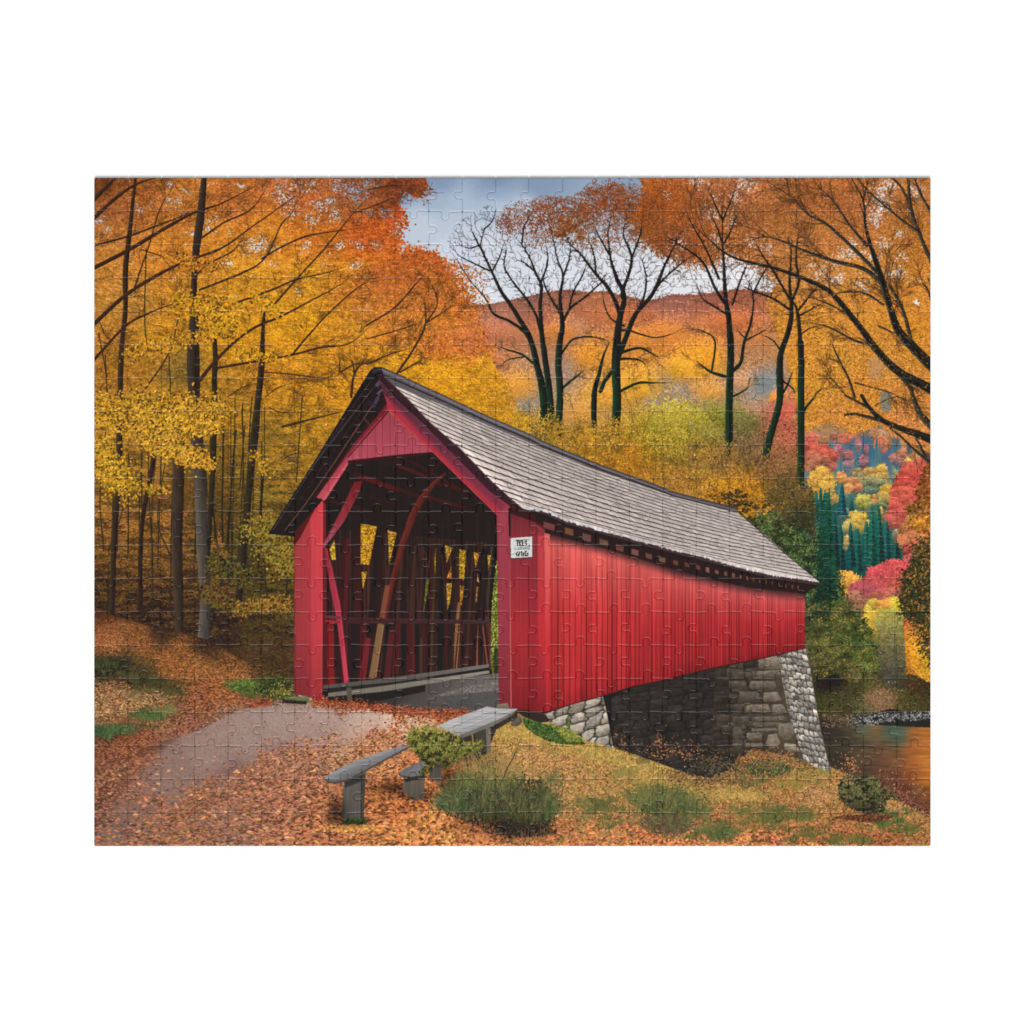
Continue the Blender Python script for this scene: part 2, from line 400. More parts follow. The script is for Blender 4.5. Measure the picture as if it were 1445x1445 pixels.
    puff(1218,708,11,10,(196,174,60),(150,156,66),32,0.12)
    puff(1214, 736, 14, 13, (214,170,54), (200,160,66), 90, .3)
    0 and poly([(1206,722),(1212,716),(1222,718),(1228,714),(1224,730),(1218,748),(1214,757),(1210,746),(1206,742),(1202,752),(1198,744),(1186,743),(1187,738),(1196,734)], vgrad((214,170,48), (206,168,66), 714, 757))
    puff(1197, 744, 8, 10, (206,172,64), (140,130,90), 91, .3)
    0 and poly([(1196,734),(1204,728),(1206,742),(1200,756),(1194,754),(1190,745)], vgrad((206,176,60), (120,150,100), 730, 756))
    # dark teal conifers
    for cx, top, base, w, c in [(1152,694,830,26,(26,76,74)),(1164,690,850,34,(20,62,54)),(1170,686,800,20,(24,70,60)),(1157,690,800,18,(22,74,72)),(1188,680,726,17,(30,88,92)),(1202,700,720,9,(34,90,84)),(1146,700,860,22,(36,84,64)),
                                (1180,735,860,30,(24,80,76)),(1199,738,812,16,(26,84,82)),(1210,745,812,12,(28,92,80)),(1217,752,814,14,(30,96,82)),(1230,712,812,26,(32,96,80)),(1224,735,818,24,(34,96,84)),(1240,716,820,30,(28,86,78)),(1252,722,816,26,(28,80,80)),
                                (1258,742,806,18,(36,92,84)),(1270,744,800,26,(30,84,84)),(1276,750,792,20,(26,80,78))]:
        spire(cx, top, base, w, tuple(np.array(c)*1.12), tuple(np.array(c)*0.8))
    poly([(1232,712),(1238,712),(1247,732),(1250,752),(1228,756)], vgrad((40,104,84), (30,88,80), 712, 756), 0.6)
    puff(1242, 728, 4, 12, (206,168,66), (196,158,70), 93, .2)
    0 and poly([(1235,715),(1239,716),(1245,728),(1247,742),(1243,744),(1240,734)], vgrad((214,174,64), (212,166,58), 715, 744))
    x = rng.uniform(1148, 1284, 700); y0 = rng.uniform(720, 800, 700)
    stamp([np.array([(a, b, .6), (a+rng.normal(0, 1), b+rng.uniform(8, 30), .6)]) for a, b in zip(x, y0) if b > 735 or a < 1170], (52, 112, 96), alpha=0.22)
    stamp([np.array([(a, b, .7), (a+rng.normal(0, 1), b+rng.uniform(8, 24), .7)]) for a, b in zip(rng.uniform(1196, 1278, 120), rng.uniform(760, 806, 120))], (24, 48, 66), alpha=0.5)
    m = fullmask(blob(1216, 800, 12, 24, 3)); C[m] = C[m]*0.5+np.array((26,54,70))*0.5
    def conifer(cx, top, base, w, c1, c2):
        n = int((base-top)*w*1.1); t = rng.random(n)**.75; y = top+t*(base-top); tier = .72+.28*np.abs(((y-top)/6.5) % 1)
        u = rng.uniform(-1, 1, n); x = cx+(.6+w*.5*t*tier)*u
        o = np.argsort(np.abs(u)*-1+rng.normal(0, .3, n)); x, y, t, u = x[o], y[o], t[o], u[o]
        splat(x, y, jit(lerpc(c1, c2, t)*(1.12-.34*(u > .1)-.25*(tier[o] > .93))[:, None], n, .12, 5), 3.2, 1.1, ang=np.where(u > 0, .55, -.55)+rng.normal(0, .2, n), chunks=2)
    for a in [(1250,722,810,20,(40,104,96),(30,78,76)),(1276,750,790,16,(36,96,92),(28,76,74)),(1264,742,800,17,(36,92,84),(28,74,70)),(1240,714,812,22,(34,98,82),(24,72,66)),(1222,736,816,18,(38,104,88),(26,74,68)),(1230,712,806,16,(42,112,88),(26,80,70)),(1210,746,806,15,(34,96,82),(28,78,72)),(1200,738,800,15,(30,88,84),(26,72,72)),(1186,740,820,18,(30,86,78),(24,66,64)),
              (1188,682,724,12,(36,96,100),(30,86,92)),(1152,694,800,14,(34,92,86),(24,66,60)),(1158,688,780,12,(32,88,80),(24,66,60)),(1178,724,800,14,(28,80,72),(22,60,56))]: conifer(*a)
    # mist pockets
    poly(blob(1278, 738, 10, 10, 5), (122,124,122), 0.7)
    for a, b in ((1194, 762), (1264, 752), (1272, 756)):
        puff(a, b+4, 4, 10, (200,156,74) if a < 1200 else (170,146,116), (140,132,84), int(a), .2)
        0 and poly([(a-4, b-6), (a+4, b-6), (a+2, b+18), (a, b+24), (a-2, b+14)], vgrad((206,160,72) if a < 1200 else (176,150,118), (150,140,80), b-6, b+24), 0.9)
    # red crowns at the right
    puff(1294,672,26,24,(224,92,66),(216,70,56),40,0.14,2); puff(1282,690,22,26,(216,74,58),(206,66,56),41,0.16,2); puff(1276,712,22,26,(222,88,62),(206,74,66),42,0.14,2); puff(1264,732,14,14,(210,82,66),(190,86,72),43,0.2)
    puff(1290,752,22,24,(214,124,66),(206,112,66),44,0.2,2); puff(1300,730,18,20,(190,120,50),(206,128,52),45,0.2,2); puff(1290,784,16,20,(208,78,62),(200,82,74),46,0.2,2)
    puff(1192,822,18,18,(228,152,46),(222,146,44),50,0.2,2); puff(1200,832,22,22,(228,154,46),(206,128,56),51,0.2,2)
    puff(1262,812,28,22,(222,74,72),(214,78,66),52,0.14,2.4); puff(1246,826,34,22,(220,70,76),(196,84,72),53,0.16,2.4); puff(1276,824,18,18,(222,84,62),(200,90,66),54,0.16,2); puff(1222,842,24,22,(200,74,84),(150,84,70),55,0.16,2.4); puff(1208,858,18,20,(172,104,76),(140,100,66),56,0.2,2)
    puff(1256,848,26,16,(196,92,76),(186,104,66),57,0.2,2)
    puff(1234,868,16,20,(206,174,52),(214,168,44),60,0.14,3); puff(1232,886,15,22,(216,170,42),(200,150,44),61,0.2,3); puff(1262,864,20,20,(222,188,40),(206,180,50),62,0.12,3); puff(1258,880,21,24,(190,174,60),(134,128,66),63,0.12,3)
    puff(1246,853,10,6,(224,140,52),(220,150,50),65,0.2,2)
    x, y = scatter(fullmask([(1240,880),(1280,880),(1276,930),(1270,965),(1248,965),(1238,930)]), 3000); x = x+rng.normal(0, 6, 3000); y = y+rng.normal(0, 6, 3000)
    splat(x, y, jit(lerpc((148,138,72), (78,74,60), (y-876)/72)*(.8+.4*at(F3, x, y))[:, None], 3000, 0.12, 5), 1.8, 1.4)
    limb([(1262,862,.8),(1263,900,1.2),(1264,952,1.4)], (76, 74, 64)); limb([(1240,900,.8),(1234,930,1.2),(1228,956,1.6)], (60, 52, 40))
    F = field([(1285,880,214,110,52),(1300,890,220,150,50),(1285,905,222,140,40),(1305,920,216,160,40),(1290,930,216,140,36),(1310,950,206,150,40),(1285,945,170,110,40),(1290,865,216,96,60),(1305,860,100,80,40)])
    m = fullmask([(1276,862),(1290,858),(1320,862),(1320,982),(1290,985),(1280,950),(1278,910)])
    x, y = scatter(m, 6500); o = np.argsort(y); x = x[o]; y = y[o]
    splat(x, y, jit(at(F, x, y)*(0.72+0.5*at(F3, x, y))[:, None], len(x), 0.16, 8), 3.4, 2.2, ang=rng.normal(0, .4, len(x)))
    # dark leafy tree at the right edge
    F = field([(1300,700,150,84,40),(1300,735,206,126,46),(1290,720,120,82,38),(1310,680,130,72,36),(1300,760,190,110,52),(1310,790,90,68,36),(1285,820,66,58,32),(1300,840,84,66,34),(1310,860,72,60,32),(1290,850,96,72,36),(1300,805,72,62,32)])
    F = F*np.array((1, 1.04, 1.02), np.float32)
    m = fullmask([(1320,648),(1308,662),(1304,680),(1296,692),(1302,704),(1288,712),(1282,722),(1292,732),(1284,742),(1300,748),(1316,770),(1296,780),(1290,800),(1276,812),(1282,824),(1272,846),(1280,862),(1276,868),(1296,876),(1320,880)])
    x, y = scatter(m, 6000); x = x+rng.normal(-1, 4, 6000); y = y+rng.normal(0, 3, 6000); o = np.argsort(y+rng.normal(0, 6, len(x))); x = x[o]; y = y[o]
    lum = 0.5+0.9*at(F3, x, y)
    splat(x, y, jit(at(F, x, y)*lum[:, None], len(x), 0.22, 8), 4.2, 2.0, ang=rng.normal(-0.6, .4, len(x)))
    
    m = m | fullmask([(1320,700),(1296,716),(1300,744),(1286,772),(1292,796),(1276,818),(1284,842),(1276,864),(1292,880),(1298,906),(1306,926),(1320,936)])
    x, y = scatter(m & (GY > 765), 2200); x = x+rng.normal(-1, 6, 2200); y = y+rng.normal(0, 6, 2200)
    splat(x, y, jit(np.tile((54, 58, 34), (2200, 1)).astype(float), 2200, 0.25, 6), 4.6, 1.6, ang=rng.normal(-0.6, .35, 2200))
    x, y = scatter(m & (GY > 765) & (F3 > .52), 420)
    splat(x, y, jit(np.tile((170, 108, 46), (420, 1)).astype(float), 420, 0.2, 9), 3.0, 1.6, ang=rng.normal(-0.6, .4, 1300))

def draw_dark_bushes():
    F = field([(1050,725,84,74,40),(1080,745,54,66,40),(1100,700,110,90,48),(1110,720,74,70,42),(1130,760,54,66,40),(1130,800,50,68,40),(1090,780,50,62,36),(1160,800,40,58,44),(1150,740,40,76,60),(1170,840,54,70,40),(1190,870,78,78,42),(1150,860,50,62,42),
      (1160,900,78,80,42),(1200,900,66,80,38),(1220,930,74,86,40),(1190,940,68,70,40),(1160,940,66,62,38),(1170,965,60,52,38),(1230,970,70,66,40),(1145,840,40,58,40),(1200,960,80,74,46),(1150,920,80,78,44)])
    m = fullmask([(1040,700),(1070,690),(1100,670),(1125,690),(1144,700),(1150,730),(1160,760),(1172,790),(1180,810),(1184,830),(1190,846),(1202,860),(1212,870),(1220,884),(1228,900),(1232,925),(1236,950),(1240,985),(1130,985),(1130,850),(1100,800)])
    C[m] = (F*0.62)[m]
    x, y = scatter(m, 38000); x = x+rng.normal(0, 5, 38000); y = y+rng.normal(0, 5, 38000); o = np.argsort(y+rng.normal(0, 16, len(x))); x = x[o]; y = y[o]
    lum = 0.4+0.75*at(F2, x, y)+0.55*at(F3, x, y)
    splat(x, y, jit(at(F, x+rng.normal(0, 5, len(x)), y+rng.normal(0, 5, len(x)))*lum[:, None], len(x), 0.2, 6), 3.2, 2.0)
    q = m & (GY > 850) & (F2 > 0.5)
    x, y = scatter(q, 650); splat(x, y, jit(np.tile((136, 112, 48), (650, 1)).astype(float), 650, 0.2, 10), 2.6, 1.6)
    x, y = scatter(m & (F2 > 0.45) & (GY < 850), 1300); splat(x, y, jit(np.tile((104, 120, 62), (1300, 1)).astype(float), 1300, 0.2, 10), 2.6, 1.6)
    # orange shrub behind the ridge
    m = fullmask(blob(1054, 702, 50, 22, 4, 0.2)); x, y = scatter(m, 3600); x = x+rng.normal(0, 4, 3600); y = y+rng.normal(0, 3, 3600); o = np.argsort(y+rng.normal(0, 8, 3600)); x = x[o]; y = y[o]
    splat(x, y, jit(np.tile((200, 132, 36), (3600, 1))*(0.62+0.58*at(F3, x, y))[:, None], 3600, 0.17, 9), 4.4, 2.8)
    x, y = scatter(m & (F3 > .5), 700); splat(x, y, jit(np.tile((70, 58, 32), (700, 1)).astype(float), 700, 0.2, 5), 3.4, 2.0)
    # dark pine beside the bushes
    for k in range(2600):
        pass
    n = 3600; t = rng.random(n)**0.8; y = 696+t*150; w = 3+12*t
    x = 1166+w*rng.uniform(-1, 1, n)
    splat(x, y, jit(lerpc((34, 84, 66), (24, 56, 44), t)*(0.6+0.8*at(F3, x, y))[:, None], n, 0.18, 5), 5.0, 1.4, ang=np.where(x > 1166, .5, -.5)+rng.normal(0, .2, n))

def draw_left_forest():
    LFp = [(140,258,118,66,34),(150,300,150,88,42),(200,280,166,96,40),(250,300,190,115,44),(330,280,186,106,44),(420,270,180,96,44),(500,270,152,86,46),(560,275,128,64,36),(150,330,190,120,50),(150,380,192,126,46),(230,360,202,126,40),(300,340,206,130,40),(380,330,206,126,36),(450,330,196,110,36),
      (520,330,196,86,32),(570,310,180,74,32),(600,390,206,86,32),(640,430,216,96,36),(560,390,204,92,36),(500,400,216,130,36),(430,400,218,146,36),(350,400,216,146,36),(260,420,212,142,40),(180,430,192,132,50),(150,470,192,132,46),(230,480,210,146,36),(320,470,222,156,30),(420,460,226,156,30),(500,470,226,150,36),
      (560,450,222,112,36),(620,480,220,112,46),(660,470,206,110,60),(560,520,232,166,30),(620,530,236,166,30),(690,545,228,164,36),(480,540,226,156,36),(400,540,216,150,36),(300,540,190,138,42),(200,520,186,132,42),(150,540,180,126,42),(150,580,222,162,46),(250,580,200,146,42),(350,600,188,138,38),(440,600,206,150,36),
      (400,660,176,132,42),(330,650,146,112,38),(200,650,172,126,46),(150,650,196,146,40),(150,700,142,102,46),(220,720,126,82,46),(300,720,104,78,36),(370,720,150,122,42),(400,780,168,130,36),(350,780,86,76,34),(220,780,116,76,40),(160,770,130,86,38),(150,830,84,58,36),(230,840,76,54,32),(330,840,78,66,32),(400,840,98,82,36),
      (370,880,78,64,32),(400,920,82,62,36),(300,880,62,46,32),(200,865,46,34,26),(660,560,228,164,32),(700,580,214,156,36),(640,590,224,160,32),(740,560,196,140,60),(600,340,196,80,34),(650,400,212,96,40),(255,520,150,120,50),(380,620,170,130,40),(460,640,190,140,36)]
    LF = field(LFp, step=6)*(1+np.interp(GY, [420, 520], [1, 0]).astype(np.float32)[..., None]*np.array((.0, .035, .06), np.float32))*np.array((1.0, .965, .97), np.float32)*np.array((1.04, 1.02, 1.04), np.float32)*np.interp(GY, [380, 520, 600, 860], [1.05, .98, .95, .95]).astype(np.float32)[..., None]
    LF[..., 1] *= (1+.16*np.exp(-((GX-590)/95)**2-((GY-390)/95)**2))
    crown = [(120,240),(596,240),(604,262),(590,280),(572,270),(560,288),(572,300),(556,316),(570,330),(558,346),(566,362),(590,354),(606,360),(622,372),(636,396),(650,418),(658,436),(672,452),(684,470),(690,500),(700,520),(712,535),(722,550),(728,570),(716,600),(560,620),(430,760),(420,1000),(120,1000)]
    m = fullmask(crown)
    up = GY < 405
    gaps = np.zeros((CH, CW), np.float32)
    for gx, gy, r in [(245,285,13),(262,270,8),(290,322,14),(300,312,9),(360,347,20),(385,352,9),(370,340,10),(400,272,22),(420,262,14),(452,292,13),(468,285,12),(505,270,20),(520,256,14),(470,304,14),(140,310,10),(150,322,8),(196,296,9),(260,300,6),(318,372,9),(430,346,8),(500,376,9),(545,300,14),(556,330,10),(530,345,8),(512,436,8),(520,300,8),(410,300,14),(440,310,12),
                    (480,345,8),(540,390,7),(440,262,16),(480,262,14),(236,262,9),(340,262,7),(270,330,8),(385,372,7),(420,410,6),(458,376,7),(506,345,8)]:
        gaps = np.maximum(gaps, np.exp(-(((GX-gx)/r)**2+((GY-gy)/(r*.8))**2)))
    F4 = fbm(2.6, 1.8, 2, 301)
    gap = (gaps*0.62 + 1.15*(F4-0.5) + 0.7*(F3-0.5) + 0.35*(F2-0.5)) > 0.40
    gap &= (GY < 445)
    base = m & ~gap
    T = LF*(0.80+0.22*F2[..., None]+0.10*FH[..., None])
    edge = base.copy()
    C[edge] = T[edge]
    # sky showing between fine leaves
    x, y = scatter(m & up & ((gaps > 0.2) | (F2 > 0.64)), 3800)
    splat(x, y, jit(at(SKY, x, y)*0.95, len(x), 0.04, 3), 2.0, 1.5)
    x, y = scatter(m & gap, 2600)
    splat(x, y, jit(at(LF, x, y)*0.8, len(x), 0.15, 6), 2.6, 1.5)
    # fine foliage over everything, lighter layers last, rows drooping to the right
    for rep, (n, L, Wd, lo, hi) in enumerate([(90000, 3.4, 1.6, 0.68, 0.92), (110000, 3.2, 1.7, 0.82, 1.08), (42000, 3.0, 1.6, 0.95, 1.14)]):
        mm = base if rep == 0 else (base & (F3+FH*0.7 > (0.74 if rep == 1 else 0.92)))
        x, y = scatter(mm, n)
        lum = rng.uniform(lo, hi, n)*(0.86+0.26*at(F2, x, y))
        a = rng.normal(0.25, 0.5, n)
        splat(x, y, jit(at(LF, x+rng.normal(0, 6, n), y+rng.normal(0, 4, n))*lum[:, None], n, 0.1, 7), L, Wd, ang=a, chunks=4)
    # crown edge leaves against the sky
    for (x0, y0, x1, y1, n) in [(560,256,600,268,150),(555,285,570,322,180),(545,325,566,350,160),(566,352,612,362,240),(606,360,640,400,340),(640,400,668,445,320),(662,440,690,500,260),(575,262,598,275,90)]:
        t = rng.random(n); x = x0+(x1-x0)*t+rng.normal(0, 6, n); y = y0+(y1-y0)*t+rng.normal(0, 6, n)
        splat(x, y, jit(at(LF, x-12, y+6)*0.92, n, 0.16, 8), 3.6, 2.3)
    # orange crown right of the sky gap: darker rust on top
    n = 9000; x = rng.normal(575, 46, n); y = rng.normal(415, 40, n); k = (y > 350+np.abs(x-590)*0.35) & (x < 690) & (x > 450)
    x = x[k]; y = y[k]
    splat(x, y, jit(lerpc((184, 92, 42), (212, 130, 50), (y-360)/100)*(0.74+0.46*at(F3, x, y))[:, None], len(x), 0.12, 8), 3.4, 2.1)
    return LF, base

def draw_left_trunks():
    # forest floor shade and slope, behind the trunks
    x, y = scatter(fullmask([(133,600),(420,600),(420,900),(133,880)]) & (FH < .47), 9000); x = x+rng.normal(0, 3, 9000)
    splat(x, y, jit(lerpc((120, 92, 40), (52, 44, 26), (y-600)/240), 9000, .2, 6), 4.2, 1.4, ang=rng.normal(.15, .3, 9000))
    P = [(133,700),(300,730),(330,800),(340,870),(300,905),(133,880)]
    x, y = scatter(fullmask(P), 9000); k = rng.random(9000) < np.clip((y-690)/150, .1, 1); x = x[k]; y = y[k]
    splat(x, y, jit(lerpc((132, 86, 44), (50, 36, 26), (y-710)/165), len(x), 0.2, 6), 3.4, 1.3, ang=rng.normal(0.1, .25, len(x)))
    x, y = scatter(fullmask(P) & (FH > .5), 5000)
    splat(x, y, jit(lerpc((176, 118, 46), (84, 60, 34), (y-710)/160), len(x), 0.16, 7), 3.6, 1.5, ang=rng.normal(0.1, .25, len(x)))
    dk = (52, 42, 34)
    # trunks: thin dark ones first
    for _ in range(22):
        a = rng.uniform(140, 412); b = rng.uniform(560, 640); limb([(a, b, 1.2), (a+rng.normal(0, 5), b+90, 1.8), (a+rng.normal(0, 7), rng.uniform(770, 862), 2.4)], (58, 48, 32), alpha=.8)
    thin = [[(315,601,2.5),(313,700,3),(314,765,3)],[(332,607,2.5),(326,698,3),(320,770,3.5)],[(373,654,3),(368,715,3.6),(364,800,3.6)],[(410.6,760,2),(401,862,3)],[(243,690,1.6),(240,850,2.2)],[(345,600,1.6),(338,690,2)],[(206,350,2),(204,450,2),(207,490,1.4)],[(239,500,1.8),(240,555,2)],
            [(152,800,2),(150,866,2.5)],[(300,690,2.6),(303,760,2.6)],[(356,560,1.4),(350,640,2)],[(290,640,2),(292,700,2)],[(426,560,1.4),(418,680,1.8)],[(182,640,1.5),(180,780,2)],[(228,640,1.6),(222,800,2)],[(148,500,1.5),(152,560,1.5)]]
    for t in thin: limb(t, (48, 42, 30))
    limb([(303,480,7),(303,517,8),(303,568,8),(301,643,9),(297,726,7),(294,790,6)], (46, 42, 30))
    limb([(190.6,252,4.5),(185,309,6),(177,378,8),(177,434,7),(172.6,478,7.5),(170,517,8.5),(169,560,8),(168,601,9),(167,651,9),(164,698,9.5),(160,781,8.5),(156,867,9)], (54, 42, 32), edge=0.3)
    limb([(218,636,7),(210,684,7),(200,740,6.4),(197.5,809,7),(197,858,7)], (50, 38, 30))
    limb([(372,440,4),(370.5,470,6),(369,517,9),(363.6,568,9.5),(359,615,12),(352.5,671,10.5),(347,732,10.5),(341.5,795,10.5),(336,852,10)], (50, 42, 32), edge=0.3)
    limb([(254,588,15),(252,606,17),(251,700,17),(250,780,15),(252,892,13)], (60, 48, 40), edge=0.28)
    limb([(288,246,8),(281,320,12),(274,390,9),(273,430,11),(273,470,16),(272,520,19),(274,560,17),(280,654,18),(285,754,17),(289,840,16),(288,908,18)], (54, 45, 40), edge=0.32, grad=((76, 69, 62), 560, 690))
    B = [[(128,284,7),(150,264,6),(166,248,5)],[(128,312,6),(161,281,5),(189,261,5),(224,249,4.5)],[(128,347,3.2),(175,335,3),(217,320,2.6),(253,306,2.4),(278,294,2)],[(128,380,6),(184,351,5.6),(236,320,5.2),(275,299,4.4),(314,286,3.6),(370,257,2.6)],
         [(128,461,6),(175,418,5.4),(217,391,5),(258,370,4.4),(311,351,3.4),(355,320,2.8),(413,279,2.2),(430,262,1.6)],[(128,512,4.4),(175,461,4),(209,442,3.2),(256,424,2.2)],[(272,395,3),(292,373,2.6),(330,352,2),(352,318,1.4)],
         [(280,409,3),(341,385,2.8),(375,362,2.4),(397,317,2.2),(411,301,2),(430,256,1.6)],[(275,342,3),(314,315,2.6),(355,294,2.2),(383,252,1.8)],[(283,536,5.5),(300,514,5),(330,483,4.4),(361,461,4),(397,446,3.4),(438,424,2.8),(477,403,2.2),(522,366,1.8)],
         [(301,520,4),(341,513,3.6),(410,501,3.2),(452,490,3),(491,485,2.6),(521,461,2)],[(411,501,3),(438,470,2.8),(466,439,2.4),(508,403,2),(530,396,1.6)],[(383,434,3),(416,395,2.8),(452,356,2.4),(480,323,2),(508,290,2),(524,278,1.6)],
         [(336,426,3),(383,409,2.8),(419,394,2.4),(463,384,2),(490,375,1.4)],[(369,365,2.4),(397,348,2.6),(430,334,2.6),(466,327,2.2),(522,320,1.8)],[(197,560,2.4),(239,497,2),(250,453,1.8),(264,401,1.4)],[(189,406,2.4),(209,351,2),(225,295,2),(245,262,1.6)],
         [(373,525,2),(413,528,2),(452,533,1.8),(476,530,1.4)],[(495,560,4),(500,528,3.6),(508,514,2.6),(520,500,1.8)],[(500,528,2.4),(497,511,1.8),(490,505,1.2)],[(481,525,2.2),(501,514,2.2),(522,512,2),(556,500,1.4)],[(398,602,3.6),(425,595,3.4),(453,588,2.6),(490,579,2)],
         [(480,508,2),(478,530,2.6)],[(561,526,3.4),(584,490,3.2),(600,456,2.8),(597,417,2.2)],[(598,458,2.4),(617,428,2.2),(603,390,1.8)],[(518,459,2.6),(556,434,2.4),(584,403,2.2),(607,377,1.6)],[(518,478,2),(560,466,2),(596,454,1.6)],[(518,514,2),(550,500,1.8),(582,490,1.6)],[(564,525,2.4),(584,514,2),(603,505,1.6)],
         [(600,456,2),(625,440,1.6),(640,430,1.2)],[(520,268,2),(548,262,1.6),(585,262,1.2)],[(500,300,1.6),(540,285,1.4),(570,270,1)],[(373,560,1.6),(390,548,1.6),(412,540,1.2)],[(397,650,1.6),(415,640,1.4),(440,640,1)],[(140,455,1.6),(150,475,1.5),(162,482,1.2)],[(139,470,1.6),(148,520,1.6),(150,560,1.6)],
         [(320,560,1.4),(345,545,1.4),(370,540,1)],[(380,575,1.6),(400,582,1.5),(425,570,1)],[(200,352,1.4),(230,362,1.2),(248,372,1)]]
    for b in B: limb(b, (62, 42, 30), edge=0.2, taper=True)
    # twigs off those branches and fine dark fleck lines
    out, tips = [], []
    for b in B:
        for _ in range(5):
            k = rng.integers(0, len(b)-1); f = rng.random()
            x = b[k][0]+(b[k+1][0]-b[k][0])*f; y = b[k][1]+(b[k+1][1]-b[k][1])*f
            a = math.atan2(b[k+1][1]-b[k][1], b[k+1][0]-b[k][0])
            grow(out, tips, x, y, a+rng.choice([-1, 1])*rng.uniform(.3, .8), rng.uniform(12, 34), 1.1, 2, spread=(15, 45), wmin=0.5)
    stamp(out, (76, 48, 28), alpha=0.75)
    n = 2600; x, y = rng.uniform(136, 520, n), rng.uniform(380, 720, n)
    k = (x < 640-(y-300)*0.55)
    L = [np.array([(a, b, .6), (a+rng.uniform(4, 12), b+rng.normal(1, 2), .6), (a+rng.uniform(12, 20), b+rng.normal(3, 3), .5)]) for a, b in zip(x[k], y[k])]
    stamp(L, (88, 64, 28), alpha=0.4)
    L = [np.array([(a, b, .7), (a+rng.uniform(5, 14), b+rng.normal(0, 2.5), .6)]) for a, b in zip(rng.uniform(330, 440, 800), rng.uniform(570, 860, 800))]
    stamp(L, (66, 66, 30), alpha=0.5)

def draw_left_sprays(LF):
    """leaf sprays in front of the trunks"""
    S_ = [(133,575,310,580,26,3400,(206,150,44)),(205,620,285,650,18,1500,(216,156,46)),(133,630,175,690,24,1700,(208,154,42)),(240,600,300,600,18,800,(222,160,44)),(290,655,292,655,6,40,(222,160,44)),(170,600,250,612,14,900,(206,150,46)),(250,430,330,440,20,900,(214,150,36)),(290,455,330,470,14,500,(214,150,36)),
          (180,500,300,470,14,500,(206,144,40)),(260,640,300,660,9,300,(224,160,50)),(360,420,390,440,12,300,(220,155,34)),(255,365,300,380,12,300,(204,128,40)),(330,500,400,505,10,250,(222,155,32)),(200,690,235,690,10,160,(190,140,44)),(355,640,380,670,9,180,(190,140,40)),(330,860,410,850,14,700,(150,110,42)),(280,830,330,860,14,500,(110,84,40)),(360,740,410,800,26,1400,(140,116,44)),(300,790,350,820,18,700,(96,84,38))]
    for x0, y0, x1, y1, sp, n, c in S_:
        t = rng.random(n); x = x0+(x1-x0)*t+rng.normal(0, sp*.5, n); y = y0+(y1-y0)*t+rng.normal(0, sp*.42, n)
        o = np.argsort(-y); x = x[o]; y = y[o]
        lum = 0.72+0.5*at(F3, x, y)
        k = rng.random(n) < 0.26
        col = jit(np.tile(np.array(c, float), (n, 1))*lum[:, None], n, 0.12, 8); col[k] *= 0.5
        splat(x, y, col, 3.8, 2.5, chunks=6)
# ---------------------------------------------------------------- the print: bare and rust-leaved trees on the right
def fan(lines, n, L, dep, col, w=1.3, alpha=1.0, part=(0.3, 1.0), up=0.5, tips=None, spread=(10, 28), side=(.2, .6)):
    out = []; tp = [] if tips is None else tips
    for b in lines:
        b = np.array(b, float)
        for _ in range(n):
            f = rng.uniform(*part)*(len(b)-1); k = min(len(b)-2, int(f)); g = f-k
            p = b[k]+(b[k+1]-b[k])*g
            a = math.atan2(b[k+1][1]-b[k][1], b[k+1][0]-b[k][0])
            grow(out, tp, p[0], p[1], a+rng.choice([-1, 1])*rng.uniform(*side), rng.uniform(.6, 1.1)*L, min(w, p[2]*.55), dep, up=up*.5, spread=spread, kids=(2, 3), shrink=(.5, .8), wmin=0.5)
    stamp(out, col, alpha=alpha)
    return tp

def rust(cx, cy, rx, ry, n, col, a0, L=2.6):
    """upward-brushed leaf mass with ragged edge, airy outside"""
    th = rng.uniform(0, 6.283, n); q = rng.random(n)**0.6*(1+0.12*np.sin(4*th+cx))
    x = cx+rx*q*np.cos(th); y = cy+ry*q*np.sin(th)
    k = (at(F3, x, y)*0.6+at(F2, x, y)*0.4+rng.normal(0, .08, n)) > 0.42+0.30*np.maximum(0, q-.5)
    x = x[k]; y = y[k]
    lum = 0.56+0.56*at(F3, x, y)
    splat(x, y, jit(np.tile(np.array(col, float)*np.array((.97, .95, .95)), (len(x), 1))*lum[:, None], len(x), 0.13, 7), L*.78, L*.4, ang=a0+rng.normal(0, .5, len(x)))

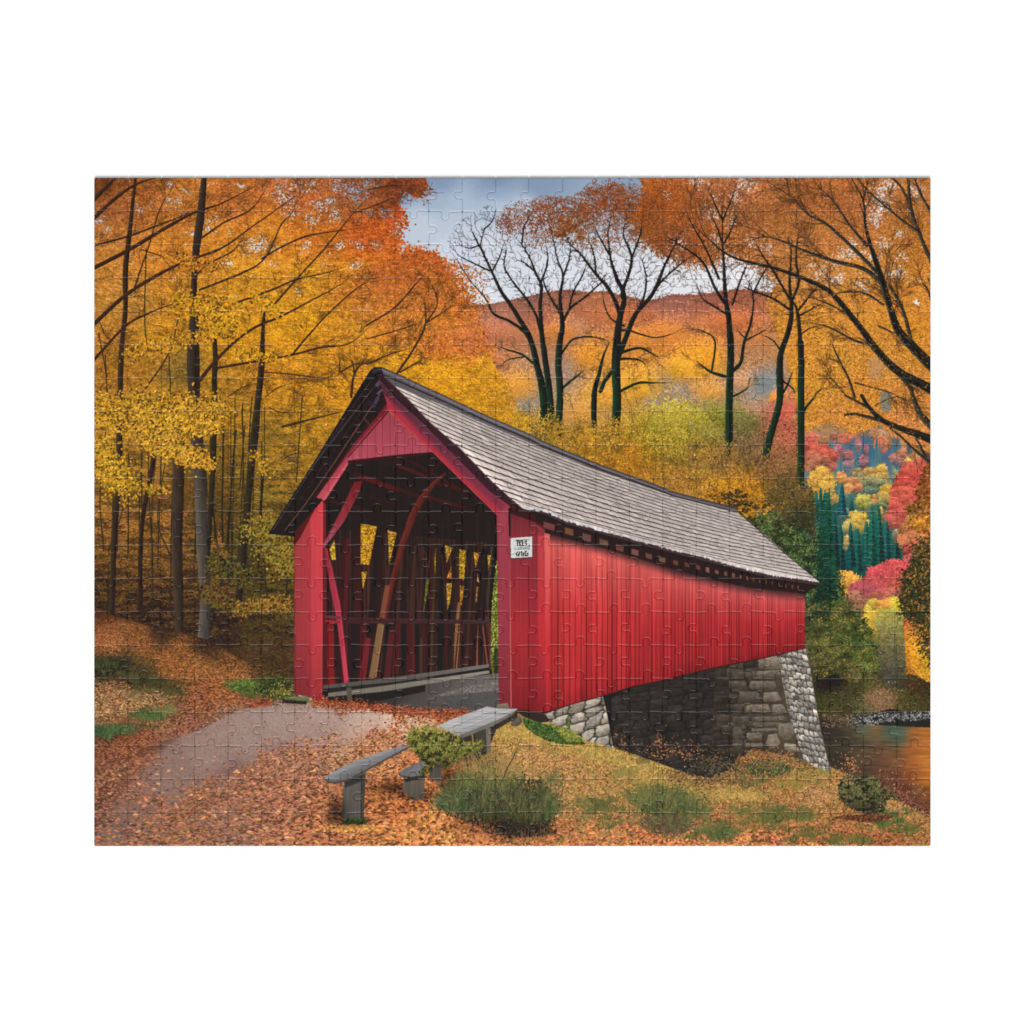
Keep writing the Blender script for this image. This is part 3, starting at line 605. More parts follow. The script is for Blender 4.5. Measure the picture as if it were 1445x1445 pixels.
def crown_twigs(limbs, P, n, base, c0, c1, seed):
    """even, fine branching: points fill the crown outline, each joins the nearest node nearer to the trunk"""
    r = np.random.default_rng(seed)
    m = fullmask(P); idx = r.choice(np.flatnonzero(m), n)
    T = np.stack([(idx % CW-PAD)/S+PX, (idx//CW-PAD)/S+PY], 1)
    N = np.vstack([smooth_curve(b, 8) for b in limbs]); N = N[N[:, 1] < 520]
    W = list(np.minimum(N[:, 2], 2.2)); N = [tuple(q[:2]) for q in N]
    d0 = np.hypot(T[:, 0]-base[0], T[:, 1]-base[1]); T = T[np.argsort(d0+r.normal(0, 12, n))]
    fine, mid = [], []
    for p in T:
        A = np.array(N); d = np.hypot(A[:, 0]-p[0], A[:, 1]-p[1])+np.maximum(0, np.hypot(A[:, 0]-base[0], A[:, 1]-base[1])-np.hypot(p[0]-base[0], p[1]-base[1])+3)*1.5
        k = int(d.argmin()); q = np.array(N[k]); w = max(.5, W[k]*.62)
        out = (q-np.array(base))/max(1, np.hypot(*(q-np.array(base)))); L = np.hypot(*(p-q))
        if L < 1.5: continue
        mm = q+(p-q)*.5+out*L*.13+r.normal(0, .3, 2)
        c = smooth_curve([(q[0], q[1], w), (mm[0], mm[1], w*.85), (p[0], p[1], w*.7)], 4)
        (mid if w > .9 else fine).append(c)
        for t in c[2::2]: N.append((t[0], t[1])); W.append(w*.8)
    stamp(fine, c1, bark=0, edge=0, alpha=.85); stamp(mid, c0, bark=0, edge=0, alpha=.9)
    return np.array([f[-1, :2] for f in fine])

def draw_right_trees():
    blk = (34, 34, 32)
    # leafy haze of the big right tree, from far to near
    U = np.array((1.05, 1.03, 1.0), np.float32)*field([(920,290,172,88,34),(960,270,176,94,44),(1000,260,182,108,62),(1040,270,186,112,66),(1100,262,180,108,58),(1150,270,176,102,52),(1200,285,176,104,54),(1290,275,180,112,56),(1300,330,190,118,48),(960,330,176,94,44),(1010,320,182,104,50),(1060,310,184,112,60),(1110,320,178,108,52),(1160,330,184,114,56),(1100,360,190,120,62),
      (1040,350,180,106,50),(1150,400,196,128,60),(1200,420,202,132,54),(1280,420,202,128,48),(1230,460,206,136,50),(1150,460,208,138,50),(1180,510,210,142,52),(1250,520,206,138,56),(1300,480,204,132,44),(1140,540,208,140,48),(1220,560,208,134,50),(1290,560,206,132,58),(1280,600,206,130,66),(1190,590,204,134,56),(930,350,160,84,44)])
    reg = [(905,251),(1320,245),(1320,640),(1290,630),(1262,615),(1240,600),(1210,612),(1170,610),(1136,606),(1120,560),(1110,500),(1096,470),(1080,430),(1090,410),(1100,395),(1070,372),(1030,352),(1000,372),(960,366),(930,350),(908,330),(896,305),(912,270)]
    m = fullmask(reg)
    gaps = np.zeros((CH, CW), np.float32)
    for gx, gy, rx, ry in [(985,258,14,8),(1012,275,10,12),(1036,282,10,16),(1052,262,14,12),(1240,285,16,26),(1232,310,10,14),(1252,262,14,9),(1290,270,12,8),(1248,345,10,12),(1232,362,12,9),(1198,356,22,9),(1158,384,14,8),(1180,372,14,7),(1215,400,10,6),(1262,385,14,11),(1222,408,6,5),(1294,427,6,6),(1180,395,14,7),
                           (1002,300,14,20),(960,345,16,16),(1236,380,9,9),(1270,362,10,9),(1010,340,14,14),(1148,372,10,6),(1285,300,7,9),(1205,345,10,8),(1062,395,14,10),(1270,330,8,8),(940,275,9,9),(1030,312,9,12),(1080,350,10,9),(1060,340,9,9)]:
        gaps = np.maximum(gaps, np.exp(-(((GX-gx)/rx)**2+((GY-gy)/ry)**2)))
    F4 = fbm(2.6, 1.8, 2, 301)
    gap = (gaps*0.66+1.15*(F4-0.5)+0.7*(F3-0.5)+0.3*(F2-0.5)) > 0.42
    base = m & ~gap & (~(GY < 340) | (F3 > 0.30))
    base_s = base & (GY > 400)
    C[base_s] = (U*(0.9+0.2*F2[..., None]))[base_s]
    for n, lo, hi, al in [(60000, .72, .98, 0), (46000, .9, 1.16, 0)]:
        x, y = scatter(base, n); x = x+rng.normal(0, 6, n)*(y < 400); y = y+rng.normal(0, 6, n)*(y < 400)
        lum = rng.uniform(lo, hi, n)*(0.84+0.32*at(F3, x, y))
        a = np.where(y < 380, np.where(x < 1060, -1.35+0.010*(x-1020), -.5), 0.2)+rng.normal(0, .45, n)
        splat(x, y, jit(at(U, x, y)*lum[:, None], n, 0.09, 7), np.where(y < 380, 3.6, 3.2), 1.5, ang=a)
    # pale gaps in the middle of the leaf haze
    x, y = scatter(m & (gaps > .2) & gap, 1800)
    splat(x, y, jit(np.tile((224, 214, 206), (1800, 1)).astype(float), 1800, .05, 4), 2.2, 1.6)
    # soft hill blue-grey showing through lower right
    for cx, cy, rx, ry, c in [(1078,546,14,16,(126,134,132)),(1236,520,12,16,(190,140,100)),(1250,566,9,16,(90,122,134)),(1170,607,26,7,(160,126,104))]:
        mm = fullmask(blob(cx, cy, rx, ry, int(cx), .2)); C[mm] = C[mm]*.35+np.array(c)*.65

    M1 = [[(766,625,10),(766,560,10),(758,517,9),(750,483,8),(739,459,7.4),(719,428,6),(703,403,5),(683,359,4),(678,345,3),(683,323,2.4),(689,303,1.6)],
          [(750,484,6),(739,467,5),(719,453,4.4),(697,443,4),(686,423,3.4),(664,398,2.4),(650,385,1.6)],
          [(781,628,10),(776,560,9),(769,506,8.4),(764,461,7),(762,434,6),(763,403,5),(755,384,4.4),(747,365,3.6),(736,345,2.6),(725,334,1.8)],
          [(763,466,4.6),(755,442,4),(744,423,3.4),(722,395,2.8),(711,376,2.4),(714,351,1.8),(708,335,1.2)],
          [(786,625,10),(790,560,10),(788,517,9),(790,481,8.4),(793,459,7.6),(790,420,5),(794,390,4),(786,365,3.2),(780,337,2.4),(776,315,1.6)],
          [(794,445,4),(780,425,3.2),(769,403,2.6),(764,380,2)],[(793,456,4.4),(805,434,3.6),(824,420,3),(849,399,2.2),(862,390,1.4)],[(802,439,3),(809,412,2.4),(822,387,2),(830,365,1.4)],
          [(754,514,3.6),(736,500,3),(714,493,2.4),(700,487,1.6)],[(740,503,2),(716,508,1.6),(704,520,1.2)],[(794,547,4),(811,533,3),(827,519,2)],[(790,502,3.4),(805,481,3),(824,475,2.6),(847,477,2.4),(860,483,2)],
          [(683,359,3),(672,338,2.2),(664,322,1.4)],[(678,345,2.4),(662,350,1.8),(648,345,1.2)],[(690,382,2.6),(670,372,2),(650,362,1.4),(638,350,1)],[(762,403,3),(772,370,2.2),(770,345,1.6)],[(664,398,1.8),(648,372,1.3),(640,360,1)],[(683,323,2),(694,312,1.6),(700,296,1)],[(736,345,2.4),(740,318,1.8),(752,296,1.2)],[(755,384,2.6),(742,372,2),(728,366,1.4)],[(694,383,2.4),(706,360,1.8),(712,340,1.2)],[(794,389,3),(803,366,2.2),(806,340,1.6)]]
    M2 = [[(868,625,11),(870,560,12),(869,503,12),(874,450,9.4),(880,417,7.4),(869,390,6),(860,359,4.4),(858,330,3.4),(862,305,2.2)],[(879,420,6),(880,406,5),(891,365,4),(880,331,3),(884,305,2)],[(873,456,6.6),(873,440,6.4),(860,409,5.4),(841,387,4.6),(819,359,3.4),(805,345,2.6),(796,330,1.8)],
          [(871,506,8),(878,489,8),(896,445,7),(920,415,6),(937,376,4.6),(950,350,3.4),(962,325,2)],[(920,415,4),(934,395,3),(960,372,2.2),(978,360,1.4)],[(838,615,7),(838,560,8),(843,531,6),(852,500,4.6),(859,484,3.4)],[(846,552,6),(856,534,6),(866,520,8)],[(870,500,5),(883,495,4.4),(902,491,4),(920,499,3),(934,506,2)],[(870,508,4.4),(880,506,3.6),(902,508,3),(914,518,2)],
          [(870,554,5),(883,548,4.4),(902,540,4),(920,540,3.4),(948,540,2)],[(896,445,4),(908,420,3),(912,390,2.4),(904,360,1.8)],[(880,460,3),(862,450,2.6),(852,430,2),(850,410,1.4)],[(872,466,4),(886,466,3),(900,470,2.6),(925,476,2),(950,470,1.6),(965,462,1.2)],[(860,359,3),(846,335,2.2),(836,315,1.6)],[(891,365,3),(902,335,2.2),(906,310,1.6)],[(841,387,3),(838,360,2.2),(830,335,1.5)]]
    M3 = [[(1028,648,11),(1028,600,10.4),(1029,560,10.6),(1031,495,9.6),(1029,453,8.6),(1024,421,7),(1021,382,5.6),(1020,348,4.4),(1019,311,3),(1019,285,2)],[(1022,427,5),(1008,405,4.4),(991,370,3.6),(963,348,2.8),(934,329,2)],[(1014,393,3.4),(1000,359,2.8),(977,317,2),(968,296,1.4)],[(1033,430,3),(1045,393,2.4),(1056,367,1.8)],
          [(1033,524,6),(1045,509,5),(1050,481,4.4),(1059,458,4),(1062,416,3),(1050,387,2)],[(1062,416,2.6),(1076,388,2),(1084,372,1.4)],[(1022,531,5),(1002,524,4),(982,509,3)],[(1004,525,3),(1008,481,2.6),(991,467,2),(976,464,1.4)],[(1050,481,2.4),(1072,470,2),(1085,462,1.4)],[(1032,560,3),(1048,552,2.4),(1060,543,1.6)],[(1028,445,3.4),(1008,432,3),(990,420,2.4),(982,400,1.6)],[(1052,478,2),(1040,465,1.6)],
          [(1019,311,2.4),(1008,285,1.8),(998,262,1.2)],[(1019,311,2.4),(1030,285,1.8),(1040,258,1.2)],[(1020,345,3),(1010,318,2.2),(1000,295,1.5)],[(1020,348,2.6),(1034,318,2),(1042,300,1.4)]]
    M4 = [[(1082,676,10),(1083,631,10),(1096,583,10),(1101,556,9.4),(1101,504,9),(1113,467,8.4),(1116,433,7.4),(1114,399,6),(1116,353,4.6),(1110,334,3.2)],[(1128,735,8.4),(1130,673,10),(1130,617,10.6),(1130,560,10),(1130,495,9),(1126,444,8),(1118,424,7)],[(1116,438,4),(1090,421,3.2),(1062,410,2.4),(1040,400,1.6)],
          [(1113,421,4),(1093,385,3.2),(1073,356,2.4),(1066,340,1.6)],[(1118,424,4),(1126,398,3.4),(1122,365,3),(1126,332,2.2)],[(1124,440,3.4),(1141,418,2.6),(1158,398,1.8)],[(1126,446,3),(1145,436,2.4),(1160,428,1.6)],[(1100,560,3.4),(1112,541,3),(1120,520,2)],[(1102,536,3),(1118,548,2.6),(1122,556,2)],[(1132,585,4.4),(1142,570,4),(1154,552,3)],[(1104,500,2.6),(1090,480,2),(1070,470,1.4)],
          [(1131,470,2),(1146,462,1.6),(1166,458,1.2)],[(1074,640,2),(1066,660,2)]]
    M5 = [[(1320,552,15),(1286,535,12.6),(1260,518,12),(1232,487,10.4),(1204,450,9),(1172,413,7.8),(1141,396,6.4),(1096,379,5.4),(1033,362,4.2),(999,336,3),(980,318,2)],[(1320,522,16),(1286,487,14),(1266,464,12),(1255,433,10),(1246,399,10),(1232,359,8),(1221,320,6),(1218,283,4.6),(1201,250,3.6)],[(1246,402,7.4),(1218,379,6.4),(1175,368,5.6),(1133,353,4.6),(1101,339,4),(1070,331,2.8)],
          [(1236,384,6),(1204,351,5.4),(1167,317,4.8),(1138,301,3.8),(1113,274,2.8)],[(1222,347,4.4),(1198,317,3.6),(1175,283,2.8),(1147,256,2)],[(1285,480,5.4),(1272,436,5),(1254,402,4.4)],[(1320,384,6),(1300,334,5.4),(1286,294,4.6),(1280,248,4)],[(1318,308,4.6),(1297,268,3.8),(1288,246,3)],[(1296,327,3.6),(1260,300,3.2),(1224,268,2.8),(1208,248,2.4)],[(1257,249,3),(1270,262,3),(1281,280,3.4)],[(1218,283,3),(1222,265,2.4),(1228,248,2)],
          [(1318,436,4),(1308,408,3),(1300,398,2)],[(1200,446,3.6),(1172,430,3),(1141,418,2.2)],[(1232,487,4.4),(1205,480,3.8),(1170,462,3),(1130,452,2)],[(1246,430,4),(1220,414,3.2),(1190,412,2.6),(1160,420,1.8)],[(1206,562,4.4),(1195,530,3.6),(1178,496,2.8),(1172,480,2)],[(1195,560,2.4),(1183,545,2),(1160,520,1.6)],
          [(1215,558,5.4),(1227,575,6),(1245,593,7.4),(1275,606,9),(1296,613,11),(1318,622,13)],[(1193,558,3.4),(1212,568,4),(1228,577,4.4)],[(1192,585,3),(1207,584,4),(1227,589,5),(1248,595,6)],[(1257,604,3.4),(1275,620,3.8),(1296,640,4.4),(1318,656,5)],[(1286,548,6),(1289,560,7),(1299,584,8.6),(1318,606,11)],[(1292,618,3.4),(1306,644,4.4)],[(1234,572,2),(1252,563,2),(1268,560,2.2),(1289,570,2.6)],[(1262,520,4),(1274,535,6),(1284,548,6)],
          [(1206,540,2.6),(1225,545,2.2),(1250,552,2),(1270,560,2)],[(1240,460,3),(1262,470,2.4)],[(1150,556,2.6),(1160,548,2)]]
    tips = []
    fan(M1[8:12], 4, 18, 2, (66, 54, 46), .9, up=.1, alpha=.6); fan(M2[5:10]+M2[13:14], 4, 18, 2, (66, 54, 44), .9, up=.05, alpha=.6); fan(M3[4:10], 4, 18, 2, (70, 54, 42), .9, up=.1, alpha=.6)
    # rust crowns brushed over the twig fans
    rust(745, 308, 44, 26, 1200, (160, 76, 38), -1.9); rust(712, 318, 16, 14, 280, (136, 66, 42), -2.0); rust(790, 296, 44, 22, 2080, (166, 78, 38), -1.6); rust(806, 322, 30, 22, 1920, (172, 96, 36), -1.5); rust(772, 330, 40, 22, 720, (150, 70, 40), -1.6)
    rust(850, 285, 42, 32, 2640, (166, 78, 36), -1.6); rust(868, 276, 34, 24, 1280, (170, 80, 38), -1.4); rust(890, 300, 34, 28, 1440, (168, 86, 38), -1.2); rust(912, 318, 28, 36, 2400, (176, 94, 34), -1.2); rust(850, 330, 60, 26, 1040, (150, 74, 42), -1.6); rust(936, 280, 34, 30, 2080, (172, 90, 40), -1.3); rust(965, 300, 50, 40, 2880, (178, 94, 44), -1.5)
    rust(950, 345, 40, 24, 1200, (160, 86, 46), -.8); rust(1020, 280, 50, 34, 1360, (184, 108, 62), -1.57); rust(1060, 310, 40, 26, 2080, (186, 114, 62), -1.2); rust(1106, 310, 46, 34, 2560, (180, 110, 54), -.6); rust(1140, 275, 50, 24, 1920, (176, 102, 52), -.6); rust(990, 345, 30, 20, 800, (170, 92, 46), -1.0)
    rust(1105, 380, 44, 22, 1200, (196, 124, 60), -.2); rust(1290, 330, 32, 60, 2080, (188, 118, 48), -1.1); rust(1270, 300, 24, 26, 720, (186, 116, 54), -1.1); rust(1196, 300, 40, 40, 1600, (178, 104, 54), -1.0)
    t1 = crown_twigs(M1, [(630,338),(648,312),(665,298),(690,286),(706,300),(722,288),(745,284),(790,278),(822,284),(836,310),(842,360),(852,395),(832,420),(800,440),(760,440),(715,425),(670,402),(640,372)], 1700, (778, 470), (48,42,44), (66,56,58), 1)
    t2 = crown_twigs(M2, [(798,300),(830,268),(862,257),(900,260),(925,280),(952,310),(985,345),(972,385),(940,420),(905,440),(870,425),(840,402),(805,362),(790,332)], 1900, (874, 460), (48,40,38), (74,54,44), 2)
    t3 = crown_twigs(M3, [(938,330),(960,290),(990,256),(1040,254),(1075,300),(1090,370),(1086,410),(1060,432),(1020,432),(985,432),(960,402),(932,362)], 1800, (1026, 440), (52,40,36), (82,56,42), 3)
    t4 = crown_twigs(M4, [(1062,345),(1100,325),(1160,330),(1175,400),(1170,450),(1140,462),(1080,445),(1050,410)], 700, (1112, 470), (54,42,34), (90,62,42), 4)
    tips = list(t1)+list(t2)+list(t3)
    t = np.array(tips)
    if len(t):
        k = rng.random(len(t)) < .6; t = t[k]; q = (t[:, 1] < 360) & (t[:, 0] > 700); t = t[q]
        t = np.repeat(t, 3, 0)+rng.normal(0, 2.6, (3*len(t), 2)); t = t[(t[:, 1] < 344+10*np.sin(t[:, 0]/13)+rng.normal(0, 8, len(t)))]
        splat(t[:, 0], t[:, 1], jit(np.tile((150, 82, 44), (len(t), 1)).astype(float), len(t), .2, 7), 1.8, 1.0)
    gr = (28, 44, 32)
    for b in M1+M2+M3: limb(b, (40, 36, 34), edge=.2, taper=True, grad=((28, 46, 34), 440, 520))
    for b in M4: limb(b, (42, 38, 32), edge=.25, taper=True, grad=((28, 46, 34), 450, 540))
    # greener lower trunks
    for b, y0 in [(M1[0], 490), (M1[2], 490), (M1[4], 470), (M2[0], 470), (M2[5], 540), (M3[0], 470), (M4[0], 500), (M4[1], 480)]:
        L = smooth_curve(b, 10); L = L[L[:, 1] > y0]
        if len(L) > 2: stamp([L], (34, 36, 32), edge=.4, bark=.6, grad=((28, 50, 35), y0+10, y0+70))
    fan(M5[:6], 8, 50, 3, (74, 50, 36), 1.6, up=0.05, alpha=.85); fan(M5[6:11], 6, 34, 2, (74, 50, 36), 1.4, up=.1, alpha=.85); fan(M5[11:17]+M5[20:], 5, 26, 2, (84, 56, 34), 1.2, up=.05, alpha=.85)
    for b in M5: limb(b, (56, 52, 45), edge=.35, taper=b[-1][2] < 4)
    for b in (M5[0], M5[1], M5[17]):
        L = smooth_curve(b, 10); L[:, 1] += L[:, 2]*.22; L[:, 2] *= .5; stamp([L], (34, 34, 30), bark=.4, alpha=.7)
    # undergrowth in front of the trunk bases
    n = 26000; x = rng.uniform(640, 1150, n); y0 = np.interp(x, [640,770,800,870,940,1030,1082,1130,1150], [590,596,604,606,612,630,650,690,700])+6*np.sin(x/7)
    y = y0+rng.uniform(-14, 60, n); k = rng.random(n) < np.clip((y-y0+14)/34, 0, 1); x = x[k]; y = y[k]; o = np.argsort(y+rng.normal(0, 9, len(x))); x = x[o]; y = y[o]
    lum = .74+.4*at(F2, x, y)+.3*(at(F3, x, y)-.5)
    splat(x, y, jit(at(MFIELD, x, y)*lum[:, None], len(x), .15, 8), 3.0, 1.9)
    out, tp = [], []
    for px in list(rng.uniform(650, 1120, 44)):
        grow(out, tp, px, np.interp(px, [640,870,1030,1130], [640,650,690,720]), -1.57+rng.normal(0, .15), rng.uniform(24, 52), 1.2, 2, spread=(12, 30))
    stamp(out, (70, 56, 36), alpha=.55)
    tp = np.array(tp); tp = np.repeat(tp, 4, 0)+rng.normal(0, 3, (4*len(tp), 2)); splat(tp[:, 0], tp[:, 1], jit(at(MFIELD, tp[:, 0], tp[:, 1])*1.1, len(tp), .15, 8), 2.6, 1.6)
    # leaves over the boughs
    x, y = scatter(base & (F3 > .58) & (GX > 1140), 1300)
    splat(x, y, jit(at(U, x, y)*.85, len(x), .12, 7), 2.4, 1.2)
    n = 900; x, y = rng.uniform(1135, 1305, n), rng.uniform(470, 620, n)
    splat(x, y, jit(np.tile((120, 84, 42), (n, 1)).astype(float), n, .2, 7), 2.4, 1.2)
# ---------------------------------------------------------------- the print: river, ground, path, leaf litter
def draw_river():
    F = field([(1160,965,44,36,30),(1180,958,44,38,28),(1165,990,62,64,32),(1185,1000,72,72,36),(1210,975,64,60,34),(1200,990,74,66,40),(1215,995,90,92,58),(1230,980,142,104,72),(1250,990,138,94,66),(1225,970,78,78,36),(1245,975,118,92,56),(1270,990,84,78,40),(1290,995,80,72,38),(1308,990,70,60,34),(1290,970,76,58,34),(1250,965,70,70,50),(1175,1015,82,66,46),(1200,1010,70,58,40),(1310,975,60,50,30)])
    m = fullmask([(1130,935),(1320,935),(1320,1030),(1130,1030)]) & (GY > 950-0.0*GX)
    m &= GY > (958+6*np.sin(GX/9.0)+8*(F2-.5))
    C[m] = (F*(.75+.4*F3[..., None]))[m]
    x, y = scatter(m, 9000); splat(x, y, jit(at(F, x, y), 9000, .2, 8), 2.6, 1.5, ang=rng.normal(0, .4, 9000))
    mm = fullmask(blob(1242, 986, 16, 10, 9, .1)); x, y = scatter(mm, 900); x = x+rng.normal(0, 6, 900); y = y+rng.normal(0, 3, 900); splat(x, y, jit(np.tile((132, 102, 72), (900, 1)).astype(float), 900, .2, 7), 3, 1, ang=rng.normal(.7, .4, 900))
    poly(blob(1172, 962, 14, 7, 12, .2), (40, 34, 30), .7); poly(blob(1268, 962, 12, 10, 13, .2), (62, 58, 44), .6)
    # water
    Wt = field([(1165,1030,56,48,42),(1185,1040,60,54,44),(1200,1030,74,66,50),(1218,1026,84,92,74),(1235,1026,128,94,60),(1255,1030,74,92,74),(1272,1036,66,90,78),(1288,1036,150,90,48),(1305,1040,176,104,44),(1290,1060,162,90,44),(1308,1070,184,112,42),(1240,1060,98,72,52),(1215,1060,82,68,52),(1190,1070,56,50,40),(1260,1070,112,76,52),
        (1250,1090,106,70,52),(1290,1090,150,84,42),(1308,1100,180,104,40),(1280,1115,104,56,42),(1300,1120,120,76,42),(1220,1090,80,62,48),(1308,1140,104,60,44),(1260,1110,100,58,46)])
    m = fullmask([(1155,1012),(1180,1018),(1210,1022),(1260,1024),(1320,1026),(1320,1200),(1155,1200)])
    rip = (vnoise(14, 1.4, 900)-.5)*.26+(vnoise(30, 3, 901)-.5)*.16
    C[m] = (Wt*(1+rip[..., None]))[m]
    # rapids
    n = 700; x = rng.uniform(1195, 1316, n); y = 1003+12*rng.random(n)+(1313-x)*.06*rng.random(n)+4*(x < 1240)
    base = fullmask([(1200,1012),(1230,1008),(1255,1000),(1280,1004),(1320,1005),(1320,1027),(1250,1024),(1200,1020)])
    C[base] = np.array((44, 42, 40))*(.7+.6*F3[base][:, None])
    splat(x[:420], y[:420], jit(np.tile((104, 102, 100), (420, 1)).astype(float), 420, .3, 4), rng.uniform(2, 5, 420), .8, ang=rng.normal(.1, .3, 420), chunks=2)
    splat(x[:190], y[:190]+1, jit(np.tile((168, 166, 164), (190, 1)).astype(float), 190, .15, 3), 2.6, 1.0, ang=rng.normal(.1, .3, 190))
    x, y = rng.uniform(1160, 1205, 260), rng.uniform(1008, 1026, 260); splat(x, y, jit(np.tile((96, 78, 62), (260, 1)).astype(float), 260, .3, 8), 2.6, 1.4, ang=0*x)
    n = 60; x = rng.uniform(1285, 1312, n); y = rng.uniform(1040, 1090, n); stamp([np.array([(a, b, .7), (a+8, b, .7)]) for a, b in zip(x, y)], (196, 128, 70), alpha=.4)

def blades(cx, cy, rx, ry, n, c1, c2, h):
    """a small tuft of thin grass blades"""
    x = cx+rng.normal(0, rx*.5, n); y = cy+rng.normal(0, ry*.5, n); k = rng.integers(0, 4, n)
    for q in range(4):
        L = []
        for i in np.where(k == q)[0]:
            a = -1.57+(x[i]-cx)/max(rx, 1)*.7+rng.normal(0, .3); hh = h*rng.uniform(.5, 1.2)
            L.append(np.array([(x[i], y[i], .9), (x[i]+math.cos(a)*hh*.55, y[i]+math.sin(a)*hh*.6, .8), (x[i]+math.cos(a)*hh*1.1, y[i]+math.sin(a)*hh*.95, .5)]))
        if L: stamp(L, np.array(c1)+(np.array(c2)-np.array(c1))*q/3, bark=0, edge=0, alpha=.85)

GROUND = [(133,855),(150,866),(200,880),(255,892),(300,905),(340,930),(415,960),(420,990),(460,985),(560,1000),(640,1005),(720,1005),(760,1010),(770,1006),(810,1030),(850,1050),(880,1060),(960,1085),(1000,1100),(1030,1060),(1075,1050),(1110,1070),(1150,1080),(1172,1084),(1210,1100),(1250,1122),(1290,1142),(1320,1150),(1320,1200),(120,1200),(120,855)]
def draw_ground():
    G = field([(140,875,110,66,40),(140,895,164,98,56),(160,910,172,106,60),(200,905,150,92,50),(250,920,150,92,50),(230,890,70,50,34),(290,915,72,52,34),(330,930,120,78,42),(370,940,92,68,38),(400,950,92,76,40),(280,940,166,104,54),(330,955,168,104,54),(240,940,158,96,50),
      (150,945,58,58,38),(170,935,70,62,40),(200,960,78,68,42),(160,975,148,98,64),(190,985,132,96,56),(240,975,104,78,46),(280,985,150,88,56),(300,965,158,94,52),(330,985,160,92,54),(370,995,150,78,50),(140,1010,140,104,66),(230,1005,140,102,64),(180,1040,150,88,56),(140,1060,140,82,58),(200,1040,148,88,60),(260,1030,150,92,70),
      (330,1010,144,108,94),(400,1005,150,122,114),(460,1005,160,132,122),(370,1030,142,114,104),(300,1050,140,104,90),(250,1060,138,96,82),(450,1030,158,126,116),(520,1015,182,152,136),(560,1018,206,172,150),(590,1018,200,160,130),(500,1000,160,80,56),(560,1002,176,84,50),(620,1010,196,112,66),(460,990,140,74,48),
      (140,1110,136,86,66),(200,1100,158,98,74),(250,1090,150,98,80),(300,1090,140,100,90),(350,1060,156,108,88),(400,1050,178,116,86),(450,1060,186,118,88),(500,1050,196,128,92),(540,1040,196,134,98),(400,1100,172,108,84),(460,1110,168,104,78),(350,1110,164,106,80),(300,1130,150,98,78),(250,1150,146,94,70),(140,1160,98,74,68),(180,1180,104,78,68),
      (220,1170,146,94,64),(280,1180,110,84,76),(330,1160,124,88,76),(380,1170,158,100,76),(440,1170,168,104,76),(500,1150,160,94,58),(540,1130,178,104,62),(560,1090,186,108,66),(600,1140,198,114,60),(560,1180,206,124,66),(640,1120,176,100,58),(650,1180,202,122,64),(700,1185,206,122,66),(760,1190,198,118,68),(610,1100,164,92,54),
      (690,1050,184,138,74),(720,1030,178,146,72),(760,1040,190,146,78),(800,1050,184,140,74),(740,1070,188,142,82),(780,1080,184,136,78),(850,1068,182,144,70),(900,1080,176,138,70),(820,1090,182,136,76),(880,1100,172,132,70),(950,1100,172,138,72),(1000,1115,168,132,66),(850,1105,168,128,70),(920,1115,164,128,68),(1050,1100,150,104,58),(1080,1080,170,118,66),(1060,1065,160,92,52),(1110,1080,186,130,76),(1140,1095,168,128,62),
      (1150,1120,182,130,80),(1100,1110,164,116,62),(1050,1125,166,126,68),(960,1130,168,126,66),(900,1130,164,126,68),(850,1120,166,128,72),(850,1150,164,120,66),(900,1180,184,108,66),(950,1180,196,114,72),(1000,1160,180,106,62),(1000,1185,196,120,76),(1050,1170,150,106,58),(1100,1150,160,110,62),(1150,1150,164,118,64),(1200,1150,156,108,58),(1250,1150,162,120,64),(1300,1170,158,110,62),(1200,1180,160,94,54),(1260,1180,150,94,54),(1100,1185,150,96,58),(1240,1135,196,146,78),(1290,1150,176,124,70),(1200,1110,170,126,66)])
    m = fullmask(GROUND)
    under = fullmask([(440,985),(1140,985),(1165,1070),(1180,1100),(440,1100)]); C[under] = (G*.55)[under]
    C[m] = (G*(.62+.3*F3[..., None]))[m]
    # path asphalt and speckle
    pth = [(133,1200),(140,1160),(180,1110),(215,1070),(260,1035),(310,1008),(360,995),(420,993),(480,990),(560,1000),(620,1008),(600,1040),(560,1080),(520,1130),(500,1200)]
    pm = fullmask(pth)
    PC = field([(140,1170,122,94,84),(200,1180,122,96,88),(260,1160,124,98,90),(330,1150,126,98,90),(250,1090,138,110,102),(300,1060,148,122,114),(350,1040,152,128,120),(400,1010,158,134,126),(460,1008,168,142,132),(180,1110,134,100,88),(150,1080,138,98,80),(520,1015,190,162,148),(560,1018,214,182,162),(600,1015,206,170,146),(450,1040,160,130,122),(520,1040,186,148,128),(400,1080,142,108,98),(330,1100,124,94,88),(480,1120,110,80,70)])
    soft = np.clip(blur(pm.astype(np.float32), 14), 0, 1)[..., None]; C[:] = C*(1-soft)+PC*(.92+.16*F3[..., None])*soft; del soft
    x, y = scatter(pm, 42000)
    splat(x, y, jit(at(PC, x, y)*np.array((1.03, 1.01, .98)), 42000, .08, 4), 1.6+.8*(y-990)/200, .9, ang=rng.normal(0, .3, 42000))
